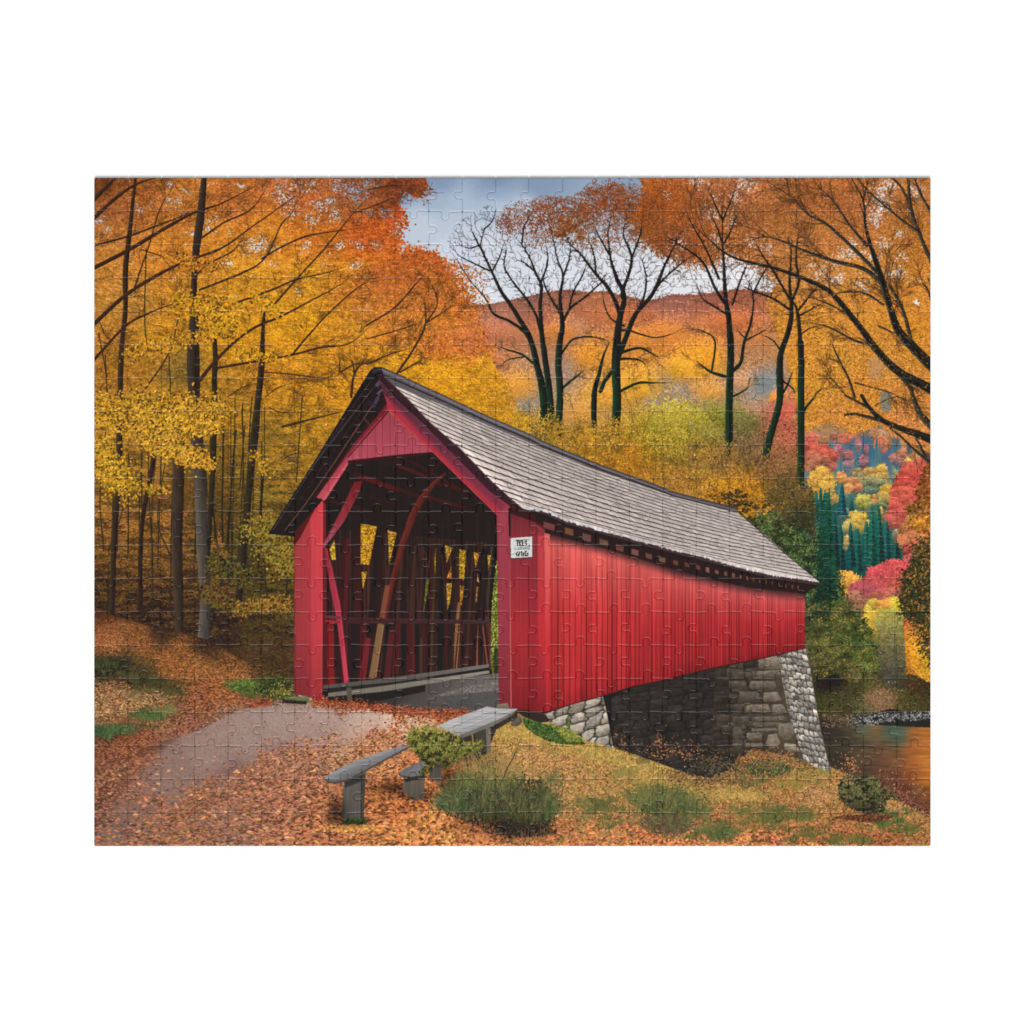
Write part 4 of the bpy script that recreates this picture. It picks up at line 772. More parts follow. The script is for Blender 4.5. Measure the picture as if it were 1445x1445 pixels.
    # leaf litter; density map for the path
    D = field([(140,870,.8,0,0),(250,950,.9,0,0),(300,985,.85,0,0),(400,1005,.05,0,0),(450,1010,.06,0,0),(350,1030,.16,0,0),(310,1020,.12,0,0),(500,1020,.25,0,0),(540,1015,.15,0,0),(600,1020,.45,0,0),(260,1035,.5,0,0),(280,1065,.35,0,0),(330,1065,.25,0,0),(370,1045,.5,0,0),(420,1055,.9,0,0),(440,1045,.45,0,0),(460,1070,.95,0,0),(380,1090,.9,0,0),(340,1100,.9,0,0),(300,1085,.3,0,0),(260,1100,.55,0,0),
               (220,1070,.75,0,0),(180,1050,.8,0,0),(150,1080,.8,0,0),(180,1110,.75,0,0),(210,1130,.9,0,0),(280,1130,.9,0,0),(240,1150,.85,0,0),(150,1160,.42,0,0),(160,1185,.38,0,0),(330,1050,.1,0,0),(290,1062,.12,0,0),(250,1085,.2,0,0),(215,1112,.3,0,0),(180,1150,.4,0,0),(400,1040,.2,0,0),(480,1022,.1,0,0),(540,1020,.1,0,0),(590,1022,.25,0,0),(360,1015,.04,0,0),(300,1035,.1,0,0),(420,1022,.05,0,0),(270,1050,.2,0,0),(500,1030,.3,0,0),(440,1050,.5,0,0),(260,1185,.15,0,0),(230,1175,.5,0,0),(300,1170,.2,0,0),(330,1135,.75,0,0),(330,1165,.35,0,0),(370,1150,.9,0,0),(400,1120,1,0,0),(450,1130,1,0,0),(400,1180,.9,0,0),(480,1150,1,0,0),(550,1100,1,0,0),(520,1060,1,0,0),(300,1110,.8,0,0),(540,1035,.8,0,0),(560,1000,1,0,0),(480,996,.95,0,0),(340,996,.6,0,0),(420,992,.7,0,0),(470,1035,.5,0,0),(440,1020,.1,0,0),(455,1075,.5,0,0),(430,1075,.9,0,0)])[..., 0]
    LC = field([(140,900,190,116,66),(250,940,184,116,62),(300,990,190,104,58),(180,980,196,134,84),(200,1050,196,108,60),(150,1100,196,114,72),(250,1120,210,128,80),(350,1080,208,132,92),(420,1070,214,140,100),(480,1040,222,156,112),(560,1010,214,124,72),(480,997,178,84,50),(540,1003,196,88,48),(400,1130,206,130,92),(250,1170,212,128,72),(350,1170,204,130,88),(470,1170,212,130,84),
                (560,1130,220,128,70),(600,1180,238,152,82),(680,1185,240,154,84),(520,1190,226,142,80),(600,1080,222,134,78),(540,1060,222,146,96),(740,1190,228,138,80),(880,1185,220,130,80),(960,1185,226,138,90),(1020,1185,226,142,92)])
    n = 150000
    x, y = rng.uniform(133, 700, n), 985+rng.random(n)**.85*212
    bx = np.interp(y, [1020, 1040, 1090, 1150, 1196], [380, 330, 245, 178, 150]); band = np.exp(-((x-bx)/np.interp(y, [1020, 1100, 1196], [70, 40, 34]))**2)
    ok = at(m, x, y) & (rng.random(n) > band*.78*(.55+.9*at(F2, x, y))) & (rng.random(n) < np.clip((at(D, x, y)-np.interp(x, [133, 260, 420, 560], [.62, .55, .40, .21])-.5*(at(F2, x, y)-.5))*1.3, np.interp(y, [1080, 1150], [.012, .16]), 1)*(.45+.8*(at(F3, x, y) > .47))) & ~((x < 215) & (y < 1045) & (y < 1070-.35*(x-133)))
    x = x[ok]; y = y[ok]
    o = np.argsort(y+rng.normal(0, 7, len(x))); x = x[o]; y = y[o]; n = len(x)
    sc = np.clip((y-975)/215, .02, 1)
    rgt = np.clip((x-520)/120, 0, 1)
    L = (2.0+3.9*sc+1.0*sc*rgt)*rng.uniform(.65, 1.35, n); Wd = L*(.40+.15*rgt)
    k = rng.random(n)
    lum = np.where(k < .30, rng.uniform(.42, .62, n), np.where(k < .75, rng.uniform(.8, 1.02, n), rng.uniform(1.0, 1.18, n)))
    mute = np.clip((440-x)/240, 0, .55)[:, None]; base_c = at(LC, x, y)*(1-mute)+np.array((176, 122, 98))*mute
    lum = lum*(1-mute[:, 0]*.5)+mute[:, 0]*.5*.95
    col = jit(base_c*(.92+.1*rgt)[:, None]*lum[:, None], n, .06, 6)
    splat(x, y, col, L, Wd, ang=rng.normal(0, .35+.5*rgt, n), chunks=14)
    # bright single leaves
    n = 130; x = rng.uniform(136, 640, n); y = 1060+rng.random(n)*132; ok = rng.random(n) < at(D, x, y)+.05; x = x[ok]; y = y[ok]; n = len(x)
    splat(x, y, jit(np.tile((220, 148, 94), (n, 1)).astype(float), n, .08, 8), 4+6*(y-1040)/150, 2+3*(y-1040)/150, ang=rng.normal(0, .4, n))
    # left bank litter
    mb = fullmask([(133,872),(200,882),(255,894),(300,907),(340,932),(415,962),(415,992),(340,1000),(280,1030),(215,1050),(133,1080)])
    x, y = scatter(mb, 30000); o = np.argsort(y+rng.normal(0, 6, len(x))); x = x[o]; y = y[o]; n = len(x)
    k = rng.random(n); lum = np.where(k < .3, .62, np.where(k < .75, 1.0, 1.22))*rng.uniform(.9, 1.1, n)
    sc = np.clip((y-860)/180, 0, 1)
    splat(x, y, jit(at(G, x, y)*lum[:, None], n, .06, 6), 2.2+2*sc, 1.0+.7*sc, ang=rng.normal(.15, .3, n), chunks=8)
    x, y = scatter(fullmask([(133,965),(230,970),(240,1000),(133,1010)]), 700); x = x+rng.normal(0, 8, 700); y = y+rng.normal(0, 5, 700); splat(x, y, jit(np.tile((188, 134, 88), (700, 1)).astype(float), 700, .18, 10), 3.2, 1.5, ang=rng.normal(.15, .3, 700))
    def grass(P, n, c1, c2, h, sp=.5, dens=None):
        mm = fullmask(P) 
        if dens is not None: mm &= dens
        if not mm.any(): return
        x, y = scatter(mm, n); x = x+rng.normal(0, 5, n); y = y+rng.normal(0, 3, n); o = np.argsort(y); x = x[o]; y = y[o]
        t = rng.random(n)
        col = jit(lerpc(c1, c2, t), n, .14, 5)
        a = -1.57+rng.normal(0, sp, n)
        splat(x, y-h*.3, col, h*rng.uniform(.6, 1.3, n), 1.0, ang=a, chunks=12)
    # grass on the left bank, in small tufts that thin out at the edges
    def tufts(cx, cy, rx, ry, n, c1, c2, h):
        y_ = np.sort(cy+rng.normal(0, ry*.55, n)); x_ = cx+rng.normal(0, rx*.55, n)
        for a, b in zip(x_, y_):
            if a > 128: blades(a, b, rng.uniform(4, 8), 2.0, int(rng.integers(14, 26)), np.array(c1)*rng.uniform(.8, 1.15), np.array(c2)*rng.uniform(.8, 1.15), h*rng.uniform(.7, 1.2))
    shade(150, 942, 34, 12, .45); shade(205, 965, 36, 10, .35)
    tufts(148, 940, 26, 9, 30, (44,50,34), (84,86,50), 6); tufts(178, 952, 26, 7, 22, (50,54,36), (92,88,52), 6); tufts(215, 968, 34, 8, 30, (50,52,34), (92,86,50), 5); tufts(245, 976, 22, 6, 14, (54,54,36), (96,88,52), 5)
    tufts(186, 985, 40, 8, 12, (84,80,50), (130,116,66), 5)
    shade(152, 1040, 30, 8, .3)
    tufts(146, 1034, 26, 8, 46, (40,66,42), (84,108,66), 8); tufts(172, 1030, 22, 7, 22, (48,70,42), (96,112,66), 7); tufts(210, 1012, 20, 7, 34, (50,70,40), (104,118,64), 7); tufts(232, 1004, 14, 6, 12, (92,98,54), (140,134,74), 6)
    # growth beside the portal
    shade(390, 976, 30, 12, .35)
    tufts(345, 970, 24, 7, 40, (58,82,36), (112,136,60), 5); tufts(366, 981, 34, 6, 30, (56,70,34), (116,120,58), 5)
    for cx, cy, rx, ry, n, ca, cb in [(386,968,22,13,1500,(34,44,28),(84,92,46)),(344,968,22,8,500,(60,84,38),(112,134,60)),(398,980,18,8,420,(56,66,34),(124,122,58))]:
        th = rng.uniform(0, 6.283, n); q = np.abs(rng.normal(0, .6, n)); x = cx+rx*q*np.cos(th); y = cy+ry*q*np.sin(th); k = (x < 414) & (y < 990); x = x[k]; y = y[k]
        splat(x, y, jit(lerpc(ca, cb, rng.random(len(x)))*np.interp(y, [cy-ry, cy+ry], [1.15, .75])[:, None], len(x), .16, 6), 3.0, 1.5)
    x = rng.normal(396, 10, 60); y = rng.normal(976, 6, 60); splat(x[x < 414], y[x < 414], jit(np.tile((176, 142, 60), ((x < 414).sum(), 1)).astype(float), (x < 414).sum(), .12, 8), 2.6, 1.6)
    # slope right of the bridge
    ms = fullmask([(640,1060),(690,1030),(720,1012),(770,1012),(820,1036),(880,1062),(960,1086),(1010,1104),(1020,1075),(1050,1055),(1080,1048),(1110,1066),(1172,1082),(1210,1100),(1250,1122),(1290,1142),(1320,1152),(1320,1200),(640,1200)])
    x, y = scatter(ms, 90000); o = np.argsort(y+rng.normal(0, 4, len(x))); x = x[o]; y = y[o]; n = len(x)
    sc = np.clip((y-1010)/185, 0, 1); k = rng.random(n)
    lum = np.where(k < .3, .68, np.where(k < .78, 1.02, 1.24))*rng.uniform(.9, 1.1, n)
    splat(x, y, jit(at(G, x+rng.normal(0, 4, n), y+rng.normal(0, 3, n))*lum[:, None], n, .07, 7), 2.0+2.4*sc, 1.0+.9*sc, ang=rng.normal(.2, .5, n), chunks=10)
    # leaves thick along the lower right
    n = 16000; x = rng.uniform(640, 1320, n); y = 1120+rng.random(n)*80
    pr = np.interp(x, [640,760,850,950,1040,1140,1320], [1118,1170,1172,1168,1186,1172,1194])
    ok = (y > pr+rng.normal(0, 10, n)) & (at(F2, x, y) > .36); x = x[ok]; y = y[ok]; o = np.argsort(y+rng.normal(0, 5, len(x))); x = x[o]; y = y[o]; n = len(x)
    k = rng.random(n); lum = np.where(k < .32, .56, np.where(k < .75, .92, 1.1))
    w = np.clip((x-1040)/200, 0, 1)
    splat(x, y, jit(lerpc((222, 134, 80), (190, 112, 64), w)*lum[:, None], n, .08, 9), 5.2*(1-.25*w), 2.9, ang=rng.normal(.2, .5, n), chunks=12)
    # salmon leaves scattered on the slope
    n = 4200; x, y = scatter(ms & (F2 > .46), n); ok = y < 1180; x = x[ok]; y = y[ok]
    splat(x, y, jit(np.tile((194, 124, 78), (len(x), 1)).astype(float), len(x), .14, 9), 2.6, 1.4, ang=rng.normal(.2, .5, len(x)))
    # straw along the crest
    grass([(690,1030),(770,1022),(850,1056),(960,1088),(1000,1104),(960,1100),(850,1075),(770,1048),(700,1042)], 4200, (160,130,60), (206,164,84), 4.5, .8)
    grass([(900,1090),(1000,1110),(1080,1120),(1080,1130),(980,1122),(900,1104)], 2600, (166,132,62), (200,158,84), 4.5, .8)
    # short green and straw blades all over the slope
    x, y = scatter(ms, 260); o = np.argsort(y); x = x[o]; y = y[o]
    for a, b in zip(x, y):
        if F2[int(ty(b)), int(tx(a))] > .40: blades(a, b, rng.uniform(5, 10), 2, int(rng.integers(8, 16)), (86, 92, 50), (186, 158, 86), rng.uniform(4, 8))
    # green patches
    for P, n, c1, c2 in [(blob(830,1145,26,14,20,.25),1100,(74,82,48),(128,124,68)),(blob(860,1150,22,22,21,.25),1400,(64,72,42),(110,110,60)),(blob(1010,1172,24,12,22,.2),1100,(60,76,42),(112,112,60)),(blob(980,1155,22,12,23,.2),800,(80,88,46),(130,124,64)),(blob(1095,1155,22,16,24,.2),1700,(50,72,42),(104,112,58)),
                         (blob(1050,1145,24,12,25,.3),800,(84,86,48),(130,122,64)),(blob(1130,1150,16,10,26,.2),700,(66,80,44),(120,116,60)),(blob(1255,1158,20,12,27,.2),1600,(44,76,40),(92,110,54)),(blob(1276,1172,14,7,28,.2),600,(54,74,40),(108,110,56)),(blob(1180,1186,60,8,29,.2),1600,(66,74,42),(120,112,58)),(blob(1130,1180,24,9,30,.2),700,(64,74,40),(112,106,56)),(blob(1000,1180,34,8,31,.2),600,(64,80,44),(120,112,60)),
                         (blob(1150,1092,20,6,32,.2),700,(110,116,52),(160,150,72)),(blob(1050,1102,24,8,33,.2),900,(70,76,48),(120,110,60)),(blob(880,1095,30,10,34,.3),700,(120,112,60),(160,140,72)),(blob(950,1120,40,10,35,.3),700,(104,106,54),(150,134,70)),(blob(1130,1108,30,8,36,.3),600,(120,116,56),(160,140,70)),(blob(1060,1160,20,8,37,.2),500,(70,86,46),(120,116,60))]:
        x, y = scatter(fullmask(P), max(6, n//60)); x = x+rng.normal(0, 5, len(x)); y = y+rng.normal(0, 3, len(x))
        for a, b in zip(x, y): blades(a, b, rng.uniform(4, 9), 2.0, int(rng.integers(16, 34)), c1, np.array(c2)*.8+np.array((34, 26, 10)), rng.uniform(5, 10))
    return G, ms
# ---------------------------------------------------------------- the print: the red covered bridge
def strip(p, q, w0, w1, col, **k):
    (x0, y0), (x1, y1) = p, q
    d = math.hypot(x1-x0, y1-y0); nx, ny = -(y1-y0)/d, (x1-x0)/d
    poly([(x0+nx*w0/2, y0+ny*w0/2), (x1+nx*w1/2, y1+ny*w1/2), (x1-nx*w1/2, y1-ny*w1/2), (x0-nx*w0/2, y0-ny*w0/2)], col, **k)
def line(pts, w, col, alpha=1.0):
    stamp([np.array([(a, b, w) for a, b in pts], float)], col, alpha=alpha, bark=0, edge=0)
GRAIN = None
def wood(c1, c2, y0, y1, amp=.16):
    return lambda x, y, s: lerpc(c1, c2, (y-y0)/(y1-y0))*(1-amp/2+amp*GRAIN[s][..., None])

def draw_bridge():
    global GRAIN
    GRAIN = vnoise(.8, 40, 77)*.6+vnoise(2.6, 60, 78)*.4
    # ---- the dark interior seen through the portal
    inn = [(455,985),(455,705),(491,650),(550,642),(612,638),(702,725),(704,990),(560,1003)]
    poly(inn, lambda x, y, s: np.array((42, 35, 33), np.float32)*(.85+.3*GRAIN[s][..., None]))
    # left truss wall boards, reddish low and left, darker far away
    for i in range(46):
        x = 458+i*5.0; w = rng.uniform(2.4, 4.6)
        t = i/46
        top = 745+20*t; bot = 972-34*t
        red = (rng.uniform(.6, 1.1))
        c1 = np.array((62, 41, 37))*rng.uniform(.8, 1.15); c2 = np.array((100-26*t, 46, 44))*red
        poly([(x, top), (x+w, top+1), (x+w, bot), (x, bot)], wood(c1, c2, 760, 930, .3), .85)
    # rafters under the roof, faint red
    for (a, b, w, c) in [((480,655),(560,640),5,(70,32,32)),((498,668),(606,706),6,(66,28,28)),((508,672),(560,691),7,(92,34,34)),((492,652),(612,640),4,(60,28,29)),((462,706),(520,722),5,(62,28,28)),((560,656),(604,674),5,(84,36,34)),((578,650),(660,696),4,(66,30,30)),((600,672),(625,650),4,(60,30,30)),((600,700),(656,716),5,(76,32,32)),
                         ((520,700),(560,712),5,(56,28,28)),((612,680),(660,694),5,(70,32,30)),((560,700),(605,712),3,(48,26,26)),((540,655),(575,648),6,(54,28,30)),((640,745),(700,730),3,(46,26,26)),((575,740),(640,752),4,(44,26,27)),((622,735),(700,748),3,(44,26,26))]:
        strip(a, b, w, w*.8, c, alpha=.8)
    for i in range(9):
        x0 = 536+i*18; c = np.array((84-2*i, 54, 46))*rng.uniform(.75, 1.1)
        strip((x0, 768), (x0+13, 958-i*2), 3.6, 4, c*.8, alpha=.8); strip((x0+14, 770), (x0+1, 958-i*2), 3.6, 4, c, alpha=.85)
    # far truss members
    for a, b, w0, w1, c in [((640,775),(628,960),7,7,(36,28,26)),((662,775),(648,958),9,8,(32,27,26)),((622,772),(622,965),9,9,(32,26,26)),((646,770),(630,808),6,6,(50,32,26)),((684,775),(676,950),8,8,(32,27,26)),((679,775),(671,840),4,4,(50,32,26)),((700,775),(690,955),8,8,(36,28,28)),((612,760),(600,965),6,7,(62,38,30)),
                            ((616,800),(606,958),5,6,(74,52,38)),((604,770),(592,900),5,6,(54,28,28)),((630,790),(630,960),3,3,(70,36,34)),((600,765),(604,965),7,6,(38,28,28))]:
        strip(a, b, w0, w1, c)
    for i, (x, c) in enumerate([(574,(64,32,32)),(582,(96,36,36)),(590,(56,30,30)),(598,(70,34,34)),(606,(52,30,30)),(634,(60,34,34)),(644,(74,36,36)),(654,(90,34,36)),(662,(64,32,32)),(668,(52,30,32)),(684,(48,30,30)),(692,(88,44,40))]):
        strip((x, 878), (x+rng.uniform(-3, 3), 958-(x-574)*.14), 4, 4.4, c)
    strip((648,850),(638,948),4,4.6,(134,94,58)); strip((652,852),(644,945),1.6,1.6,(150,104,66)); strip((674,855),(673,940),2.6,2.6,(138,76,56)); strip((678,858),(688,938),2,3,(130,64,54)); strip((688,855),(692,945),3,3,(88,46,40))
    for i in range(9):
        x = 586+i*11.5; h = 770+i*2
        strip((x, h), (x-7+rng.uniform(-2, 2), 955-i*2), 3.4, 3.8, np.array((58, 38, 34))*rng.uniform(.8, 1.25)); strip((x+3, h+6), (x+9, 870), 2.2, 2.4, np.array((66, 40, 34))*rng.uniform(.7, 1.2))
    # near truss on the left
    strip((486,760),(480,968),10,11,(60,30,31)); strip((503,745),(500,968),9,9,(44,28,29)); strip((491,760),(487,880),5,6,(84,34,38)); strip((535,746),(514,975),8,9,(42,28,28)); strip((541,745),(524,965),6,7,(50,30,30)); strip((560,745),(541,962),8,8,(40,28,28)); strip((572,720),(570,958),6,6,(46,28,28))
    poly([(497,745),(508,745),(508,800),(510,870),(500,870)], wood((48,28,29),(70,32,34),745,870)); 
    strip((466,880),(466,972),8,13,(128,34,36)); strip((474,880),(478,970),4,7,(52,34,34)); strip((481,880),(489,968),7,8,(94,34,37)); strip((513,880),(511,965),7,8,(84,34,36)); strip((520,900),(511,962),8,9,(112,38,41)); strip((553,890),(546,958),8,9,(86,36,38)); strip((563,880),(559,950),6,8,(80,34,36)); strip((578,870),(577,955),6,7,(76,34,36)); strip((497,880),(497,965),5,5,(40,32,31)); strip((530,880),(528,962),6,6,(48,32,32)); strip((570,880),(569,955),5,5,(38,34,33)); strip((590,880),(588,952),5,5,(38,32,32))
    # bright openings between the truss members
    def glow(P, c=(196,142,34)):
        m = fullmask(P)
        if not m.any(): return
        C[m] = np.array(c)*(.7+.5*F3[m][:, None])
        n = max(6, int(m.sum()/S/S*.5)); x, y = scatter(m, n)
        splat(x, y, jit(np.tile(np.array(c, float), (n, 1))*rng.choice([.45, .8, 1.1, 1.2], (n, 1)), n, .1, 8), 2.4, 1.6, clip=m)
    glow([(509,739),(532,743),(521,797),(509,796)], (206,146,36)); glow([(510,807),(518,807),(512,832)], (200,150,44)); glow([(547,748),(560,752),(549,797)], (196,140,38)); glow([(472,761),(474,790),(468,790),(465,775)], (214,168,40))
    glow([(616,768),(617,811),(614,812),(613,790)], (176,140,40)); glow([(628,769),(639,773),(630,795)], (180,134,40)); glow([(637,798),(637,816),(630,816)], (190,120,44)); glow([(648,775),(658,777),(655,819),(648,816)], (186,140,36)); glow([(668,779),(677,781),(671,802)], (190,130,44)); glow([(688,783),(693,784),(689,806)], (200,150,60))
    glow([(630,823),(638,823),(635,850),(631,862)], (186,140,44)); glow([(649,826),(655,827),(651,858),(649,850)], (180,120,40)); glow([(672,828),(675,828),(673,850),(671,850)], (150,110,60)); glow([(601,817),(606,817),(601,850),(597,868)], (110,104,40)); glow([(674,808),(676,822),(673,820)], (200,170,110))
    glow([(702,785),(704,800),(704,975),(697,970),(692,930),(693,870),(696,830)], (104,108,44))
    x, y = scatter(fullmask([(700,790),(704,800),(704,930),(694,930),(693,870),(696,830)]), 240); splat(x, y, jit(np.tile((150, 156, 74), (240, 1)).astype(float), 240, .25, 10), 2.2, 1.6)
    poly([(697,915),(704,915),(704,978),(697,975)], (46, 48, 36), .8)
    for a, b, w, c in [((618,770),(612,962),5,(52,38,34)),((643,772),(633,955),5,(48,36,32)),((664,778),(652,955),5,(50,36,32)),((683,782),(676,950),4,(50,36,33))]: strip(a, b, w, w, c)
    # long curved brace and straight timber
    limb([(628,668,3),(612,682,6),(597,700,9),(584,722,10),(576,745,9.5),(566,775,8.6),(556,810,8),(549,840,8),(543,872,7.4)], (98, 42, 36), edge=.12, bark=.2)
    strip((547,826),(539,872),7,7.5,(126,70,52)); strip((537,880),(525,957),8,9,(128,94,62)); line([(541,882),(530,955)], 1.2, (152,116,78))
    # handrail board across
    poly([(480,871),(560,873),(692,875),(692,880),(560,880),(480,880)], lambda x, y, s: lerpc((70,38,39),(64,46,50),(x-480)/200)*(.9+.2*F3[s][..., None])); line([(482,871),(600,874),(690,876)], 1, (98,62,60), .8)
    # left braces of the portal
    poly([(455,707),(460,712),(462,990),(455,990)], wood((120,40,46),(70,30,34),710,980)); poly([(460,712),(466,716),(466,770),(461,772)], (40,30,30))
    poly([(500,680),(512,678),(506,697),(486,735),(470,757),(457,773),(456,769),(470,742),(487,708)], wood((118,36,40),(166,62,74),680,770)); poly([(486,735),(470,757),(457,773),(456,769),(474,740)], wood((160,58,68),(144,92,112),735,772), .7)
    poly([(457,772),(462,774),(470,808),(480,850),(492,962),(486,964),(476,880),(466,830)], wood((150,44,58),(196,58,78),775,950)); line([(461,775),(470,810),(481,870),(491,962)], 1.1, (206,92,104), .8)
    strip((459,870),(480,872),4,4,(110,54,62)); strip((459,876),(480,878),4,4,(160,40,44)); pass
    # ---- deck, kerb timbers
    poly([(455,985),(520,975),(600,962),(704,950),(704,996),(650,1005),(560,1003),(500,998)], lambda x, y, s: lerpc((52,47,46),(112,104,101),(x-520)/190)*(.93+.14*F3[s][..., None]))
    x, y = scatter(fullmask([(600,985),(660,968),(704,962),(704,978),(660,988),(610,994)]), 800); splat(x, y, jit(np.tile((124, 114, 112), (800, 1)).astype(float), 800, .18, 5), 2, .9, ang=rng.normal(-.15, .2, 800))
    poly([(545,998),(600,984),(704,974),(704,997),(640,1006),(590,1006)], lambda x, y, s: np.array((76,73,72))*(.93+.14*F3[s][..., None]), .75)
    poly([(456,967),(560,955),(690,937),(690,942),(560,962),(456,972)], wood((88,82,76),(112,108,100),960,940)); poly([(456,972),(560,962),(600,956),(600,960),(560,968),(462,979)], (44,41,39)); poly([(462,978),(540,968),(690,946),(691,950),(600,966),(540,976),(462,984)], wood((120,112,100),(140,136,126),970,948)); poly([(455,984),(500,980),(560,974),(600,966),(600,976),(540,988),(500,993),(460,990)], (40,36,34))
    poly([(489,970),(496,970),(497,990),(490,990)], (84,78,66)); poly([(649,955),(655,953),(655,962),(650,963)], (120,112,100)); poly([(690,951),(695,951),(695,959),(690,958)], (104,84,66)); poly([(455,972),(463,974),(463,984),(455,990)], (36,32,34))
    # ---- portal: left post
    poly([(415,757),(420,740),(448,698),(456,702),(455,985),(452,988),(415,979)], lambda x, y, s: lerpc((170,60,66),(190,58,64),(x-415)/38)*(.94+.12*GRAIN[s][..., None])*np.interp(y, [740,800,900,980], [1.04,1.02,.98,.80])[..., None]*np.interp(x, [415,436,440,455], [.92,.94,1.06,1.05])[..., None])
    line([(438,752),(438,986)], 1, (120,40,46), .6); line([(426,756),(426,980)], .8, (130,44,50), .4); line([(454,708),(454,985)], 1, (214,96,98), .6)
    m = fullmask([(415,744),(446,706),(450,708),(424,758),(415,770)]); C[m] = C[m]*.5
    # left barge: soffit, rafters, lit inner board
    poly([(522,523),(536,530),(546,556),(545,580),(491,651),(455,706),(418,748),(415,757),(381,753)], lambda x, y, s: np.array((40,32,33))*(.8+.4*F3[s][..., None]))
    poly([(548,566),(549,580),(492,645),(491,652),(456,705),(446,702),(470,668),(500,625),(530,590)], lambda x, y, s: lerpc((150,42,54),(190,76,88),(y-570)/140)*(.95+.1*F3[s][..., None]))
    m = fullmask([(546,560),(540,568),(505,612),(470,662),(440,700),(444,706),(478,660),(512,616),(545,580)]); C[m] = C[m]*.55+np.array((64,28,32))*.45
    poly([(491,650),(491,656),(459,706),(455,706),(455,704)], (206,86,96))
    line([(536,556),(505,602),(470,655),(430,712),(402,748)], 1.5, (112,74,62)); line([(516,572),(480,622),(440,680),(400,738)], 1.1, (88,52,50), .9); line([(508,596),(480,636),(450,680)], 1, (96,58,54), .7); line([(536,536),(520,556),(490,594),(450,646),(410,706),(384,748)], 1.6, (70,62,66)); line([(522,552),(500,582),(470,622)], 1, (110,66,58), .8)
    line([(524,526),(380,752)], 2.4, (36,32,36)); line([(527,532),(490,584),(440,660),(386,747)], 1, (98,94,104), .8)
    line([(381,752),(415,755)], 2.4, (34,28,30))
    for k in range(9):
        t = k/9; x = 532-140*t; y = 545+200*t; strip((x, y), (x+8, y+6), 2, 2, (62,40,40), alpha=.8)
    strip((531,545),(541,532),6,4,(84,70,90)); strip((526,575),(534,560),5,5,(70,62,80)); strip((514,590),(522,600),3,3,(74,50,52)); strip((532,556),(542,548),3,3,(96,80,100)); strip((520,566),(530,572),3,3,(50,44,60)); strip((541,566),(546,552),3,3,(44,40,42))
    # ---- gable boarding
    poly([(548,580),(611,637),(550,643),(491,650),(491,644)], lambda x, y, s: lerpc((160,62,76),(180,76,92),(y-580)/70)*(.95+.1*GRAIN[s][..., None]))
    for i in range(11):
        x = 497+i*10.6
        y0 = np.interp(x, [491,548,611], [646,582,637]); y1 = np.interp(x, [491,611], [650,637]); line([(x, y0), (x, y1)], 1.1, (90,32,42), .9)
    line([(491,645),(549,579)], 1.6, (50,24,28)); line([(549,579),(612,638)], 1.6, (56,24,30)); line([(491,651),(550,643.5),(611,638)], 1.6, (60,24,28))
    # right post
    poly([(701,727),(717,714),(719,716),(720,1000),(704,994)], lambda x, y, s: lerpc((158,62,76),(146,48,58),(y-720)/260)*(.95+.1*GRAIN[s][..., None])*np.interp(x, [701,708,719], [.96,1.02,1.0])[..., None]*np.interp(y, [720,900,995], [1, 1.0, .86])[..., None])
    # front panel beside the portal
    def fp(x, y, s):
        b = lerpc((128,50,58),(166,44,50),(y-720)/170); b = b*np.interp(y, [720,740,760,900,960,1004], [.8,.95,1,1.02,.9,.76])[..., None]
        return b*(.93+.14*GRAIN[s][..., None])*np.interp(x, [719,735,757,759,768,771], [.98,1.02,.96,1.06,1.1,1.0])[..., None]
    poly([(717,712),(772,716),(772,760),(772,880),(773,1006),(730,1002),(719,1000)], fp)
    poly([(759,756),(767,756),(768,900),(762,930),(759,880)], lambda x, y, s: lerpc((196,66,70),(198,46,52),(y-760)/130)*(.96+.08*GRAIN[s][..., None]), .85)
    for x in (726,732,738,745,751): line([(x, 722), (x+1, 1000)], .9, (104,34,40), .55)
    line([(758,730),(758,900),(765,1003)], 1, (110,34,40), .5)
    line([(719,790),(719.6,860),(721,998)], 1.2, (196,106,84), .9); line([(719,757),(719,790)], 1.0, (120,60,56), .8)
    m = fullmask([(720,714),(768,722),(768,742),(720,724)]); C[m] = C[m]*.55
    m = fullmask([(757,724),(769,724),(769,748),(757,740)]); C[m] = C[m]*.7
    # ---- long side wall
    def side(x, y, s):
        sc = np.clip((x-769)/(1136-769), 0, 1); d = 1.95; u = sc/(sc+(1-sc)*d)
        k = u*80
        ph = k-np.floor(k); bi = np.floor(k).astype(int)
        r = np.random.default_rng(5); tone = 1+r.normal(0, .05, 100); heavy = (r.random(100) < .34)
        gw = np.interp(sc, [0, 1], [.13, .22]); groove = (ph < gw)
        ytop = np.interp(x, [769,800,850,920,950,1000,1057,1100,1136], [757,764,776,797,808,820,832,838,841])
        ybot = np.interp(x, [770,816,851,895,934,1006,1081,1136], [1005,990,982,967.6,960,942,927,914])
        v = np.clip((y-ytop)/(ybot-ytop), -.4, 1)
        b = lerpc((228,98,91),(202,53,55),np.clip(v/.46, 0, 1))
        b2 = np.array((174,43,46), np.float32)
        t = np.clip((v-.45)/.55, 0, 1)[..., None]; b = b*(1-t)+b2*t
        far = np.clip((x-880)/250, 0, 1)[..., None]; b = b*(1-far)+b*np.array((.93,.9,.95))*far
        b = b*tone[bi][..., None]*(.86+.28*GRAIN[s][..., None])*(.95+.1*F1[s][..., None])*(1-.12*np.clip((v-.86)/.14, 0, 1)*F2[s]*1.6)[..., None]
        ph2 = np.abs((k*3) % 1-.5) < .10
        b = np.where(ph2[..., None], b*.9, b)
        gd = np.where(heavy[bi], np.interp(v, [0, .35, 1], [.78, .62, .36]), np.interp(v, [0, .4, 1], [.86, .76, .6]))
